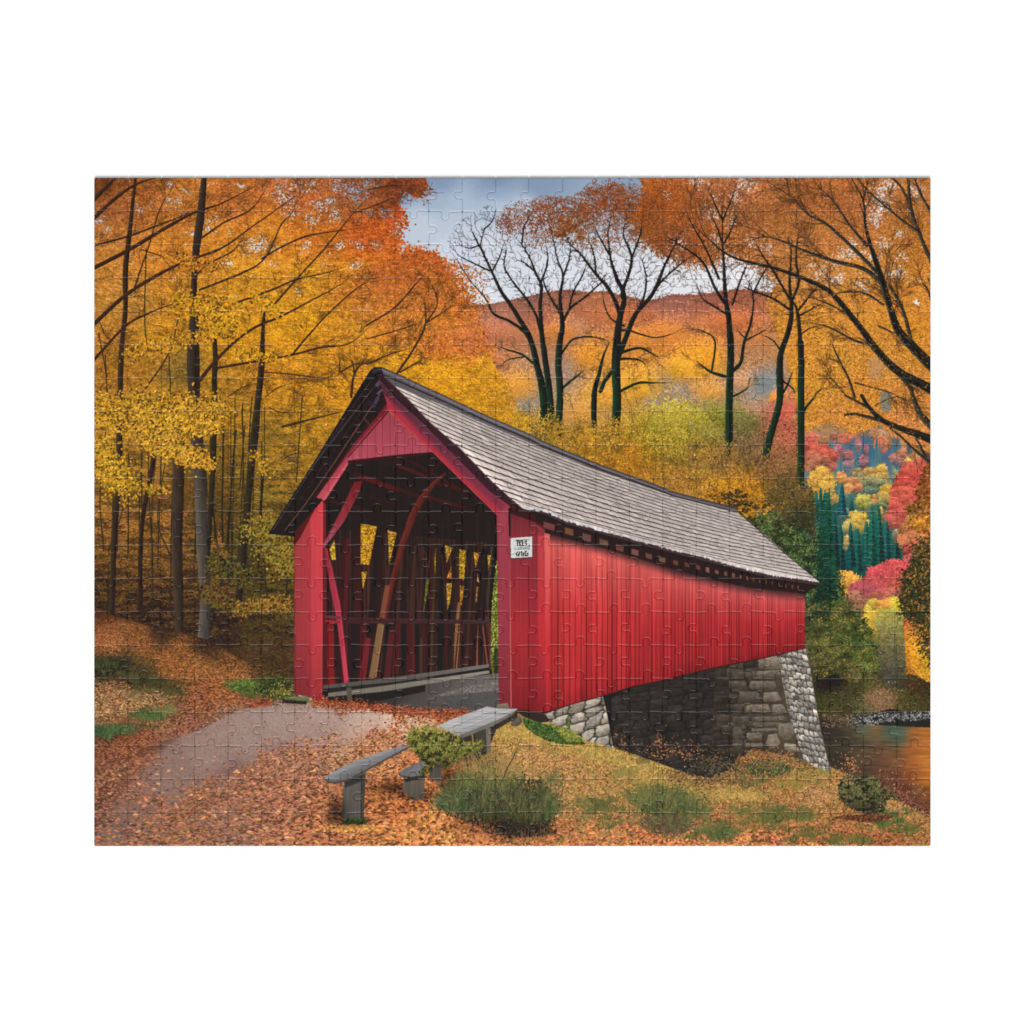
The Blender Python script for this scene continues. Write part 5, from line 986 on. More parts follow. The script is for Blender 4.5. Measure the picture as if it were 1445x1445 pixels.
        b = np.where(groove[..., None], b*gd[..., None], b)
        # eave shade
        sh = np.clip((y-(ytop-7))/19, 0, 1); sh = sh*sh*(3-2*sh)
        return b*sh[..., None]+np.array((66,42,42))*(.8+.4*F3[s][..., None])*(1-sh[..., None])
    poly([(768,720),(800,726),(950,770),(1060,800),(1136,815),(1136,914),(1081,927),(1006,942),(934,960),(895,967.6),(851,982),(816,990),(770.5,1005.5)], side)
    poly([(768,752),(776,754),(775,1003),(770.5,1005)], lambda x, y, s: np.stack([np.interp(y, [750,800,900,1005], [226,226,212,176]), np.interp(y, [750,800,900,1005], [100,92,54,40]), np.interp(y, [750,800,900,1005], [94,86,56,44])], -1).astype(np.float32), .9)
    line([(770.5,1005),(816,990.5),(851,982),(895,968),(934,960.5),(1006,942.5),(1081,927.5),(1136,914.5)], 1.2, (70,24,26), .8)
    line([(721,999.5),(731,1001.5),(770.5,1006)], 1.8, (46,26,28), .9)
    # soffit, rafter ends, fascia
    m = fullmask([(722,712),(770,721),(800,734),(920,769),(1000,789),(1087,812),(1158,823),(1136,838),(1057,829),(1000,817),(950,803),(920,794),(850,773),(800,760),(772,752),(768,742),(766,727)])
    C[m] = np.array((47,34,34))*(.8+.4*F3[m][:, None])
    for x0, x1, y0, y1 in [(767,783,736,745),(797,809,744,753),(822,834,752,762),(846,858,760,768),(869,880,768,776),(891,901,774,782),(911,920,780,787),(930,939,785,792),(950,957,790,796),(966,973,793,799),(982,988,797,803),(996,1001,800,807),(1009,1014,804,809),(1022,1026,806,812),(1033,1037,808,814),(1044,1047,811,816),(1053,1056,813,818),(1062,1065,815,820),(1071,1073,817,822),(1080,1082,818,824),(1089,1091,820,825),(1098,1100,822,827),(1108,1110,824,829),(1117,1119,825,830),(1125,1127,826,831)]:
        poly([(x0, y0), (x1, y0+(x1-x0)*.28), (x1, y1+(x1-x0)*.28), (x0, y1)], jit(np.array((112,72,62), float), 1, .1, 4)[0])
    poly([(733,714),(769,722),(797,735),(920,769.5),(1000,789),(1087,812.5),(1158.6,823.5),(1150,826),(1087,817),(1000,794),(920,774.5),(797,740),(769,727),(740,720)], (70,52,53)); line([(740,719),(769,727),(797,740),(920,774),(1000,794),(1087,817),(1150,826)], 1.2, (36,26,27))
    # ---- roof
    LX = np.array([543,572,604,647,689,722,735]); LY = np.array([531,560,593,629,672,704,715])
    tt = np.linspace(0, 1, 90); lx = np.interp(tt, np.linspace(0, 1, 7), LX); ly = np.interp(tt, np.linspace(0, 1, 7), LY)
    rx = 1037+(1158.6-1037)*tt; ry = 719+(822-719)*tt
    wav = vnoise(10, 300, 31)-.5; wv2 = vnoise(4, 4, 32)-.5
    def roof(x, y, s):
        lo = np.zeros(x.shape); hi = np.ones(x.shape)
        for _ in range(16):
            md = (lo+hi)/2
            a = np.interp(md, tt, lx); b = np.interp(md, tt, ly); c = np.interp(md, tt, rx); d = np.interp(md, tt, ry)
            u = np.clip((x-a)/(c-a), 0, 1); yl = b+(d-b)*u+(15-8*md)*4*u*(1-u)*np.where(u < .5, 1, 1)
            g = yl < y; lo = np.where(g, md, lo); hi = np.where(g, hi, md)
        t = (lo+hi)/2
        a = np.interp(t, tt, lx); c = np.interp(t, tt, rx); u = np.clip((x-a)/(c-a), 0, 1); uu = u/(u+(1-u)*1.9)
        NR = 18
        jag = wv2[s]*.08
        k = t*NR+jag; row = np.floor(k).astype(int); ph = k-row
        r = np.random.default_rng(9)
        off = r.random(64); cell = uu*64+off[np.clip(row, 0, 63)]*1.0+row*.37
        ci = np.floor(cell).astype(int); cp = cell-ci
        tone = np.random.default_rng(3).normal(1, .05, 4096)[(row*131+ci*17) % 4096]
        drop = np.random.default_rng(4).normal(0, .03, 4096)[(row*71+ci*29) % 4096]
        ph = np.clip(ph+drop, 0, .999)
        base = lerpc((206,191,182),(197,184,176), u)*tone[..., None]
        base = base*np.interp(t, [0, .5, .9, 1], [.96, .98, 1.04, 1.12])[..., None]
        near = np.exp(-u*14)[..., None]; base = base*(1+.2*near)
        base = base*(.93+.12*ph[..., None])
        gap = (cp < .09)&(u < .75); base = np.where(gap[..., None], base*.72, base)
        ln = np.clip((ph-.74)/.08, 0, 1)*np.where(t > .985, 0, 1); ln = ln*np.interp(u, [0, 1], [1, .93])
        dk = np.array((62,53,53), np.float32)
        v = base*(1-ln[..., None])+dk*ln[..., None]
        return v
    eave = [(735,716),(769,721),(797,734),(850,749),(920,768),(950,776.5),(996,787),(1041,800.5),(1087,811.5),(1158.6,822)]
    top = [(543,531),(600,556),(630,568),(683,593),(764,630),(850,664),(920,689),(950,700),(1037,721)]
    le = [(536,536),(568,566),(598,600),(640,635),(682,680),(716,710)][::-1]
    poly(top+[(1080,755),(1120,790)]+eave[::-1]+le, roof)
    # ragged eave butts
    for k in range(120):
        u = (k/120)**1.25; x = 737+(1150-737)*u; y = np.interp(x, [p[0] for p in eave], [p[1] for p in eave]); w = 5.0*(1-.62*u)
        h = rng.uniform(-1, 2.2)*(1-.5*u)
        poly([(x, y-3), (x+w*.86, y-3+w*.26), (x+w*.86, y+h+w*.28), (x, y+h)], jit(np.array((206,198,197), float), 1, .08, 3)[0])
    line([(1040,720),(1080,757),(1120,791),(1158,822)], 1.4, (60,50,50), .8)
    # ridge cap
    rt = [(538,518),(570,532),(600,546),(628,559),(683,585),(750,614),(764,622),(850,657),(920,682),(950,694),(1000,707),(1037,716)]
    poly(rt+[(1040,721),(1000,713),(950,700.5),(920,690),(850,666),(764,632),(683,598),(628,573),(590,558),(546,540),(536,528)], lambda x, y, s: np.array((104,98,102))*(.9+.2*F3[s][..., None])*np.interp(x, [540,700,1037], [.9,1,.78])[..., None])
    rb = np.array(rt)+np.array([0, 9.5])*np.linspace(1, .45, len(rt))[:, None]
    line([tuple(p) for p in rb], 3.0, (58,50,52)); line([(p[0], p[1]+3.6) for p in rt], 1.4, (128,122,124), .7); line(rt, 1.4, (66,58,58), .9)
    poly([(522,523),(528,518),(538,518),(540,527),(532,531),(528,537),(519,536),(517,531)], (36,34,38)); poly([(525,521),(537,519),(538,524),(526,528)], (54,50,54))
    # ---- right barge boards
    poly([(533,528),(541,530),(575,562),(607,596),(650,633),(691,676),(724,706),(737,718),(722,716),(717,716),(701,727),(611,639),(549,578),(541,556)], lambda x, y, s: lerpc((86,48,58),(146,52,70),(y-560)/150)*(.93+.14*F3[s][..., None]))
    poly([(543,558),(549,562),(590,604),(640,655),(706,716),(701,727),(611,639),(549,580)], lambda x, y, s: lerpc((176,48,64),(170,50,62),(y-570)/150)*(.95+.1*F3[s][..., None]))
    m = fullmask([(552,556),(600,600),(650,648),(706,706),(712,712),(704,718),(640,660),(590,610),(548,566)]); C[m] = C[m]*.55+np.array((104,50,66))*.45
    line([(548,577),(611,638),(701,726)], 1.4, (196,66,64), .9)
    poly([(533,528),(541,530),(575,562),(607,596),(650,633),(691,676),(724,706),(737,717),(730,720),(690,690),(640,638),(594,592),(560,562),(536,536)], (58,38,44)); line([(537,534),(560,562),(594,593),(640,640),(690,691),(722,715)], 1.2, (36,24,28)); line([(545,534),(575,563),(607,597),(650,634),(691,677),(724,707)], 1.2, (86,62,64), .8)
    # right post
    poly([(701,727),(717,714),(719,716),(720,1000),(704,994)], lambda x, y, s: lerpc((158,62,76),(146,48,58),(y-720)/260)*(.95+.1*GRAIN[s][..., None])*np.interp(x, [701,708,719], [.96,1.02,1.0])[..., None]*np.interp(y, [720,900,995], [1, 1.0, .86])[..., None])
    poly([(717.4,717),(720.6,717),(720.6,757),(718,757)], (40,24,26))
    # ---- lettering board
    poly([(720,760.5),(750.6,758),(750.6,787.2),(720.4,788.8)], (70,62,58)); poly([(720.6,759.4),(751,757),(751,786),(720.9,787.6)], lambda x, y, s: np.array((212,214,210))*(.96+.08*F3[s][..., None]))
    ink = (44,40,38)
    def glyph(ox, oy, segs, w=1.25):
        for a in segs: line([(ox+p, oy+q) for p, q in a], w, ink)
    line([(724,762),(734,761.4),(746,760.8)], .8, (110,108,104)); line([(729,762.4),(745,761.4)], 1, ink, .8)
    glyph(728.6, 762.6, [[(0, 0), (2.4, 0)], [(1.2, 0), (1.6, 7)], [(3.6, 0), (4.2, 4), (6.2, 7.2)], [(7, 0), (4.2, 4), (4.2, 7)], [(8.4, 0), (8.4, 7), (10.4, 7)], [(8.4, 3.4), (10, 3.2)], [(12, 1), (14, .6), (13.4, 3)], [(12.4, 3.6), (14.4, 5), (13, 7)]])
    glyph(725.6, 771.4, [[(0, 3), (3.4, 3)], [(5, 1), (4.6, 3.6), (7, 3.6), (7, .8)], [(8.6, .8), (8.6, 3.8), (10.4, 3.8), (10.4, .8), (8.6, .8)], [(12, .6), (12.4, 3.8), (14, .8), (14.4, 3.6)], [(15.8, 3.8), (15.8, .6), (17.6, .6), (17.6, 2), (15.8, 2)], [(19, .4), (19, 3.6), (20.8, 3.6), (20.8, .2), (19, .2)]], 1.0)
    glyph(728, 777.4, [[(2.4, 1.2), (0, 3.2), (1.2, 6.6), (3.4, 4.2)], [(5, 1), (4, 7)], [(7, 1.4), (7.8, .6), (7.8, 7)], [(10.4, 2), (10.4, 7)], [(12.8, .4), (13, 6.8), (15.6, 6.4)], [(12.8, .4), (15, .2)], [(15.6, 3), (16.6, 3.4), (16, 6.6)]])
    line([(722.6,782),(726,782)], .8, (120,120,116))

def stones(rows, c1, c2, seed, edge=(52,46,40), rough=.12, alpha=1):
    """rows: list of quads (x0,y0,x1,y1,x2,y2,x3,y3); each drawn as one rounded block with bright top"""
    r = np.random.default_rng(seed)
    for q in rows:
        P = [(q[i], q[i+1]) for i in range(0, len(q), 2)]
        cx = sum(p[0] for p in P)/len(P); cy = sum(p[1] for p in P)/len(P)
        Q = []
        n = len(P)
        for i in range(n):
            a = P[i-1]; b = P[i]; c = P[(i+1) % n]
            for f in (.70, .86): Q.append((a[0]*(1-f)+b[0]*f+r.normal(0, .3), a[1]*(1-f)+b[1]*f+r.normal(0, .3)))
            Q.append((b[0]*.94+cx*.06, b[1]*.94+cy*.06))
            for f in (.14, .30): Q.append((b[0]*(1-f)+c[0]*f+r.normal(0, .3), b[1]*(1-f)+c[1]*f+r.normal(0, .3)))
        y0 = min(p[1] for p in P); y1 = max(p[1] for p in P); tone = r.uniform(.86, 1.12)
        poly([((p[0]-cx)*.955+cx, (p[1]-cy)*.93+cy) for p in Q], lambda x, y, s: lerpc(c1, c2, (y-y0)/(y1-y0))*tone*(.72+.56*F3[s][..., None]), alpha)

def draw_abutments():
    # far abutment: shaded inner face
    def inner(x, y, s):
        t = np.clip((x-1000)/100, 0, 1)
        return lerpc((37,33,31),(78,66,54), t)*(.8+.4*F3[s][..., None])
    poly([(850,982),(895,967),(934,959),(1006,941),(1081,926),(1110,921),(1114,960),(1122,1000),(1132,1040),(1146,1080),(1075,1064),(1045,1062),(1030,1085),(1000,1106),(960,1088),(900,1066),(862,1052)], inner)
    masonry([(862,984),(895,969),(934,961),(1006,943),(1040,936),(1040,1066),(1000,1104),(960,1088),(900,1066),(866,1052)], lambda x, y: ((x-862)/26, (y-930)/13+.012*(x-862)), 8, 12, (60,55,51), (50,46,43), (36,33,32), 8, gap=.09, tone=.06)
    masonry([(1010,942),(1072,929),(1072,1066),(1030,1068),(1004,1060)], lambda x, y: ((x-862)/24, (y-930)/12.5), 8, 12, (80,70,60), (62,55,48), (44,39,35), 8, gap=.10, tone=.08)
    for _ in range(70):
        x, y = rng.uniform(880, 1030), rng.uniform(950, 1070); w = rng.uniform(10, 26)
        poly([(x, y), (x+w, y-1), (x+w, y+8), (x, y+9)], np.array((46,41,38))*rng.uniform(.75, 1.2), .35)
    R = [(1069,930,1096,924,1102,932,1101,945,1070,944),(1066,947,1100,945,1103,957,1067,957),(1034,948,1066,947,1066,957,1034,957),(1058,960,1094,961,1098,973,1056,973),(1028,960,1054,961,1054,972,1028,972),(1043,975,1071,975,1073,991,1041,991),(1077,976,1098,976,1104,989,1077,991),(1053,994,1085,993,1088,1006,1051,1006),(1090,994,1105,993,1111,1006,1089,1008),
         (1032,994,1050,995,1050,1004,1032,1004),(1034,1010,1057,1010,1058,1022,1034,1022),(1061,1011,1108,1010,1110,1018,1060,1018),(1062,1020,1104,1019,1106,1026,1061,1026),(1060,1028,1096,1027,1098,1032,1060,1032),(1035,1025,1046,1026,1052,1044,1033,1045),(1098,1022,1116,1018,1124,1034,1112,1046,1098,1040),(1053,1034,1076,1034,1076,1045,1054,1046),(1084,1036,1096,1034,1102,1050,1090,1058,1080,1052),(1052,1048,1078,1049,1078,1055,1050,1054),
         (1106,1048,1124,1050,1130,1062,1106,1058),(1018,1024,1031,1025,1030,1033,1018,1032),(1014,1008,1031,1009,1031,1020,1014,1020),(1034,1048,1048,1049,1046,1056,1032,1054)]
    for i, q in enumerate(R):
        x = q[0]; t = min(1, max(0, (x-1010)/80)); stones([q], tuple(np.array((88,78,68))*(1-t)+np.array((150,138,122))*t), tuple(np.array((56,48,42))*(1-t)+np.array((100,86,70))*t), 50+i)
    # far abutment: sunlit battered face
    face = [(1098,922),(1137,914),(1143,940),(1150,985),(1158,1030),(1165,1060),(1173,1090),(1150,1082),(1134,1072),(1124,1040),(1112,1005),(1104,960)]
    def fuv(x, y):
        l = np.interp(y, [914,960,1005,1040,1090], [1097,1104,1112,1123,1144]); r_ = np.interp(y, [914,940,985,1030,1060,1090], [1137,1143,1150,1158,1165,1174])
        uu = (x-l)/(r_-l)
        return uu*5.4+.3*np.sin(y/9)+.5*np.floor((y-914)/9.6), (y-914+uu*5)/10-uu*1.3
    masonry(face, fuv, 6, 20, (204,197,186), (124,116,105), (66,59,52), 77, gap=.20, tone=.13, stretch=1.0)
    m = fullmask([(1098,922),(1104,921),(1110,960),(1118,1005),(1130,1040),(1142,1076),(1134,1072),(1124,1040),(1112,1005),(1104,960)]); C[m] *= .94
    line([(1137,914),(1143,940),(1150,985),(1158,1030),(1165,1060),(1172,1088)], 1.2, (90,84,78), .6)
    # litter at the foot of the far abutment
    n = 2000; t = rng.random(n); x = 940+210*t+rng.normal(0, 5, n); y = np.interp(x, [930,1000,1030,1060,1090,1130,1160], [1082,1098,1084,1058,1062,1072,1086])+np.abs(rng.normal(0, 12, n))
    splat(x, y, jit(np.tile((152, 112, 66), (n, 1)).astype(float)*rng.choice([.6, .8, 1.05, 1.2], (n, 1)), n, .12, 8), 3, 1.7, ang=rng.normal(.2, .4, n))
    x, y = rng.normal(1010, 20, 500), rng.normal(1080, 8, 500); m = None; splat(x, y, jit(np.tile((76, 68, 50), (500, 1)).astype(float), 500, .3, 9), 3, 1.4)
    m = fullmask(blob(1085, 1084, 34, 12, 72, .2)); x, y = scatter(m, 700); splat(x, y, jit(np.tile((80, 84, 52), (700, 1)).astype(float), 700, .3, 9), 3.4, 1.2, ang=-1.3+rng.normal(0, .5, 700))
    x, y = rng.uniform(1050, 1120, 260), rng.normal(1068, 5, 260); splat(x, y, jit(np.tile((140, 96, 58), (260, 1)).astype(float), 260, .25, 9), 3.0, 1.4)
    # russet sprigs against the dark face
    for cx, cy, h in [(932,1042,26),(960,1056,18),(985,1062,22),(868,1046,12),(884,1052,16),(905,1058,12),(1008,1070,12)]:
        x = cx+rng.normal(0, 9, 24); y = cy+rng.normal(0, h*.5, 24); splat(x, y, jit(np.tile((138, 86, 60), (24, 1)).astype(float), 24, .25, 9), 2.4, 1.6)
    # near abutment
    poly([(770,1006),(816,991),(851,983),(853,990),(858,1015),(865,1054),(830,1046),(800,1030),(775,1016)], (64,58,50))
    nb = [(768,1008),(816,991),(851,983),(853,990),(858,1015),(866,1056),(846,1050),(830,1046),(800,1032),(775,1018)]
    masonry(nb, lambda x, y: ((x-768)/21+.012*(y-990), (y-985)/15.5+.018*(x-768)), 4, 4, (206,196,182), (126,114,100), (52,46,40), 14, gap=.13, tone=.07, stretch=.95)
    poly([(728,1003),(770,1008),(776,1018),(762,1020),(740,1012)], (52,44,40)); stones([(722,1012,734,1008,738,1020,730,1026,720,1024)], (124,112,94), (86,78,64), 31)

def draw_foreground(ms):
    # left kerb stones by the portal
    poly([(400,984),(432,982),(438,986),(434,990),(404,988)], lambda x, y, s: lerpc((116,116,76),(92,92,62),(y-982)/8)*(.85+.3*F3[s][..., None])); poly([(398,987),(434,990),(432,994),(400,992)], (46,42,36)); poly([(433,990),(442,988),(450,989),(440,993)], (116,124,64))
    # leaves heaped at the threshold
    n = 1700; x = rng.uniform(440, 660, n); y = np.interp(x, [440,500,560,620,660], [990,995,1002,1007,1006])+rng.normal(0, 3.6, n); ok = y < np.interp(x, [440,500,560,660], [1000,1008,1014,1020]); x = x[ok]; y = y[ok]; n = len(x)
    splat(x, y, jit(np.tile((168, 82, 52), (n, 1)).astype(float)*rng.choice([.5, .8, 1.0, 1.2], (n, 1)), n, .1, 9), 2.8, 1.4, ang=rng.normal(0, .5, n))
    gy = wood((152,150,150),(126,122,120),990,1060,.2)
    # far plank of the guard rail with its legs
    poly([(640,1046),(690,1020),(730,1003),(730,1012),(700,1030),(690,1056),(640,1066)], lambda x, y, s: np.array((58,52,46))*(.8+.4*F3[s][..., None]))
    poly([(672,1030),(691,1022),(691,1062),(684,1066),(672,1062)], wood((70,66,60),(64,60,54),1020,1066)); poly([(686,1026),(692,1022),(693,1062),(687,1066)], wood((124,118,104),(108,100,84),1022,1066)); 
    poly([(702,994),(716,992),(719,1000),(700,1001)], lambda x, y, s: lerpc((140,126,108),(104,86,74),(y-992)/9))
    poly([(613,1026),(640,1014),(687,997),(704,1000),(731,1000),(722,1007),(700,1018),(649,1039),(640,1036)], lambda x, y, s: lerpc((176,174,174),(132,130,130),np.clip((y-(1036-.33*(x-613)))/16, 0, 1))*(.9+.2*vnoise_dir[s][..., None]))
    poly([(731,1000),(722,1010),(700,1022),(652,1042),(645,1039),(700,1017),(722,1006)], lambda x, y, s: np.array((112,106,94))*(.85+.3*F3[s][..., None]))
    line([(630,1029),(690,1005),(716,1001)], .8, (96,92,90), .8); line([(640,1034),(700,1010),(724,1003)], .8, (110,106,104), .7); line([(650,1024),(690,1009)], .7, (100,96,94), .6)
    # near plank
    poly([(486,1102),(516,1090),(514,1124),(513,1160),(481,1154)], wood((92,88,82),(84,80,72),1090,1158,.35)); poly([(486,1102),(516,1092),(516,1100),(487,1112)], (56,52,50)); poly([(510,1096),(516,1094),(513,1160),(508,1160)], (70,66,60)); 
    for xx in (491,495,499,503): line([(xx, 1108), (xx-2, 1152)], .8, (112,106,96), .7)
    line([(484,1146),(512,1147)], .8, (120,114,104), .6)
    poly([(458,1097),(470,1089),(500,1074),(540,1060),(576,1050),(576,1054),(545,1070),(516,1086),(490,1100),(472,1104),(460,1103)], lambda x, y, s: lerpc((138,136,138),(102,98,98),np.clip((y-(1097-.42*(x-458)))/14, 0, 1))*(.9+.2*vnoise_dir[s][..., None]))
    line([(458,1099),(462,1103),(474,1104.5),(492,1100),(516,1087),(545,1071),(577,1054)], 2.2, (72,68,64)); line([(480,1092),(520,1074),(560,1058)], .8, (90,86,86), .6); line([(470,1092),(500,1076),(545,1060)], .9, (158,156,158), .6)
    x, y = scatter(fullmask(blob(500, 1160, 18, 5, 81, .2)), 300); splat(x, y, jit(np.tile((62, 82, 38), (300, 1)).astype(float), 300, .25, 6), 4, 1, ang=-1.5+rng.normal(0, .5, 300))
    n = 240; x = rng.normal(498, 22, n); y = 1164+np.abs(rng.normal(0, 5, n)); splat(x, y, jit(np.tile((230, 154, 78), (n, 1)).astype(float), n, .15, 9), 5, 2.6, ang=rng.normal(0, .4, n))
    # shade left of the leg and beneath the short bench
    for a in [(474,1146,13,18,.62),(556,1112,26,9,.55),(592,1122,26,8,.5),(628,1096,14,16,.55),(500,1162,22,6,.4),(660,1070,24,10,.4)]: shade(*a)
    # short bench
    poly([(570,1098),(600,1094),(598,1128),(588,1128),(568,1118)], wood((96,90,80),(82,74,62),1094,1128,.3)); poly([(606,1072),(622,1068),(624,1104),(606,1100)], wood((70,66,60),(88,80,70),1070,1104,.3)); poly([(570,1098),(600,1092),(600,1098),(572,1104)], (52,48,46))
    poly([(562,1090),(576,1082),(600,1072),(610,1076),(604,1086),(594,1094),(584,1096),(564,1094)], lambda x, y, s: lerpc((100,100,104),(118,114,112),(x-562)/40)*(.9+.2*F3[s][..., None])); line([(562,1092),(566,1095),(585,1097),(596,1094),(606,1085)], 1.6, (58,54,52))
    # ---- boxy shrub over the bench
    def bush(P, n, cols, dark, L=3.4, Wd=1.5, up=-1.57, sp=.8, under=True):
        m = fullmask(P)
        ys = [p[1] for p in P]; y0, y1 = min(ys), max(ys)
        if under: C[m] = np.array(dark)*(.7+.6*F3[m][:, None])
        x, y = scatter(m, n); x = x+rng.normal(0, 2.2, n); y = y+rng.normal(0, 2.0, n); o = np.argsort(y*.3+rng.normal(0, 8, n)); x = x[o]; y = y[o]
        t = np.clip((y-y0)/(y1-y0), 0, 1); k = rng.random(n)
        c = lerpc(cols[0], cols[1], k)*np.interp(t, [0, .5, 1], [1.15, .95, .6])[:, None]*np.where(at(F3, x, y) > .44, 1, .5)[:, None]
        splat(x, y, jit(c, n, .16, 8), L, Wd, ang=up+rng.normal(0, sp, n), chunks=10)
    P = [(575,1040),(582,1028),(592,1030),(600,1024),(612,1030),(624,1032),(640,1038),(652,1046),(662,1050),(680,1044),(682,1054),(668,1062),(650,1068),(640,1078),(628,1082),(620,1072),(606,1086),(596,1098),(594,1092),(604,1078),(592,1068),(586,1058),(578,1052)]
    bush(P, 3400, ((90,96,40), (152,140,66)), (44,48,30), 3.6, 1.7)
    for _ in range(60):
        x, y = rng.uniform(576, 655), rng.uniform(1030, 1068); line([(x, y), (x+rng.normal(0, 4), y-rng.uniform(4, 10))], .9, (150,146,74), .8)
    stamp([np.array([(590,1028,.8),(592,1016,.7)]),np.array([(594,1028,.8),(598,1018,.7)]),np.array([(668,1052,1.6),(666,1036,1.2)]),np.array([(672,1054,1),(680,1042,.8)]),np.array([(604,1080,1.2),(598,1096,.8)]),np.array([(612,1070,1.2),(602,1088,.8)])], (168,140,72))
    splat(rng.normal(600, 16, 50), rng.normal(1026, 4, 50), jit(np.tile((200,150,84), (50, 1)).astype(float), 50, .15, 8), 2.6, 1.6)
    # ---- long grass clump
    def tuft(cx, cy, rx, ry, n, c1, c2, h, lean=0.5, back=None):
        th = rng.uniform(0, 6.283, n); q = np.sqrt(rng.random(n)); x = cx+rx*q*np.cos(th); y = cy+ry*q*np.sin(th)
        o = np.argsort(y); x = x[o]; y = y[o]
        L = []
        groups = {}
        for i in range(n):
            a = -1.57+(x[i]-cx)/rx*lean+rng.normal(0, .3); hh = h*rng.uniform(.5, 1.15)
            bend = rng.normal(0, .25)
            ln = np.array([(x[i], y[i], 1.0), (x[i]+math.cos(a)*hh*.5, y[i]+math.sin(a)*hh*.5, .9), (x[i]+math.cos(a+bend)*hh, y[i]+math.sin(a+bend)*hh*.95, .6)])
            groups.setdefault(int(rng.integers(0, 7)), []).append(ln)
        for k, g in groups.items():
            c = np.array(c1)+(np.array(c2)-np.array(c1))*(k/6)
            stamp(g, c, bark=0, edge=0, alpha=.92)
    m = (F3 > .42) & fullmask([(626,1140),(640,1110),(650,1080),(680,1062),(705,1080),(730,1100),(760,1100),(778,1120),(781,1160),(770,1172),(740,1170),(720,1180),(690,1164),(666,1158),(650,1150)])
    x, y = scatter(m, 3600); x = x+rng.normal(0, 5, 3600); y = y+rng.normal(0, 5, 3600); splat(x, y, jit(np.tile((70, 66, 44), (3600, 1)).astype(float)*rng.choice([.6, 1, 1.3], (3600, 1)), 3600, .2, 7), 4, 1.8, ang=-1.5+rng.normal(0, .6, 3600))
    tuft(670, 1132, 40, 22, 700, (44,56,38), (102,106,62), 26, 1.0); tuft(690, 1110, 40, 20, 520, (70,84,46), (150,138,74), 24, .5); tuft(740, 1150, 40, 20, 620, (48,54,38), (102,104,62), 30, .5); tuft(710, 1140, 50, 20, 420, (36,44,34), (80,88,56), 24, .6); tuft(690, 1088, 36, 16, 300, (130,110,60), (186,140,82), 18, .5); tuft(640, 1140, 16, 10, 240, (42,62,42), (96,110,66), 22, 1.3); tuft(770, 1150, 12, 16, 160, (48,66,40), (110,110,62), 26, .3)
    x, y = scatter(m, 150); splat(x, y, jit(np.tile((150, 92, 58), (150, 1)).astype(float), 150, .2, 9), 2.8, 1.4)
    shade(735, 1172, 46, 11, .5); x, y = scatter(fullmask(blob(735, 1172, 46, 10, 91, .2)), 260); splat(x, y, jit(np.tile((64, 54, 44), (260, 1)).astype(float), 260, .3, 6), 4.4, 1.6, ang=rng.normal(-1.2, .6, 260))
    limb([(701,1118,1.6),(712,1094,1.3),(724,1068,1.2),(735,1040,1)], (66,54,44), bark=0); limb([(750,1104,1.2),(751,1088,1),(751,1074,.8)], (74,56,42), bark=0); limb([(758,1106,1.1),(766,1090,1),(772,1078,.8)], (84,74,48), bark=0); limb([(768,1114,1),(782,1096,.9),(790,1088,.7)], (92,84,54), bark=0); limb([(770,1130,1),(790,1112,.9),(798,1108,.7)], (92,84,54), bark=0)
    for _ in range(70):
        a, b = rng.uniform(632, 790), rng.uniform(1100, 1166); blades(a, b, 7, 3, 12, (54, 64, 40), (134, 128, 74), rng.uniform(12, 24))
    shade(700, 1160, 60, 12, .35)
    for _ in range(46):
        a = rng.uniform(650, 770); line([(a, rng.uniform(1140, 1166)), (a+rng.normal(0, 6), rng.uniform(1096, 1130))], .8, (58, 50, 36), .7)
    # second clump with stalks
    x, y = scatter(fullmask(blob(942, 1150, 34, 24, 92, .15)), 700); x = x+rng.normal(0, 8, 700); y = y+rng.normal(0, 6, 700); splat(x, y, jit(np.tile((86, 80, 52), (700, 1)).astype(float)*rng.choice([.6, 1, 1.3], (700, 1)), 700, .2, 7), 4, 1.5, ang=-1.5+rng.normal(0, .6, 700))
    tuft(935, 1138, 32, 16, 420, (48,66,42), (112,118,64), 24, .7); tuft(960, 1150, 40, 12, 360, (54,72,42), (116,118,62), 18, .5); tuft(942, 1172, 24, 10, 240, (70,56,44), (112,92,64), 26, .9); tuft(905, 1128, 20, 12, 200, (80,90,50), (140,130,70), 20, .5); tuft(1020, 1180, 20, 8, 160, (50,74,42), (108,116,60), 14, .6)
    for _ in range(46):
        a, b = rng.uniform(896, 1000), rng.uniform(1126, 1176); blades(a, b, 7, 3, 12, (56, 68, 42), (140, 132, 74), rng.uniform(9, 18))
    for b in [[(926,1140,1.2),(928,1100,1),(931,1040,.7)],[(934,1140,1.2),(944,1100,1),(952,1060,.7)],[(944,1140,1.2),(958,1110,1),(970,1080,.7)],[(920,1136,1),(922,1090,.9),(926,1060,.7)]]: limb(b, (78,52,42), bark=0)
    for cx, cy in [(931,1044),(931,1054),(954,1060),(970,1070),(928,1066),(962,1064),(984,1062),(940,1064)]:
        x = cx+rng.normal(0, 5, 14); y = cy+rng.normal(0, 5, 14); splat(x, y, jit(np.tile((168, 104, 66), (14, 1)).astype(float), 14, .2, 8), 2.6, 2)
    # round shrub by the water
    P = [(1183,1112),(1190,1098),(1200,1094),(1208,1100),(1222,1096),(1236,1098),(1250,1106),(1262,1112),(1270,1120),(1262,1126),(1252,1122),(1250,1136),(1242,1146),(1224,1148),(1206,1142),(1190,1132),(1184,1124)]
    bush(P, 3000, ((70,74,44), (128,120,74)), (50,48,36), 3, 1.5)
    x = rng.normal(1198, 9, 120); y = rng.normal(1082, 12, 120); splat(x, y, jit(np.tile((170, 112, 70), (120, 1)).astype(float), 120, .22, 9), 2.4, 1.8)
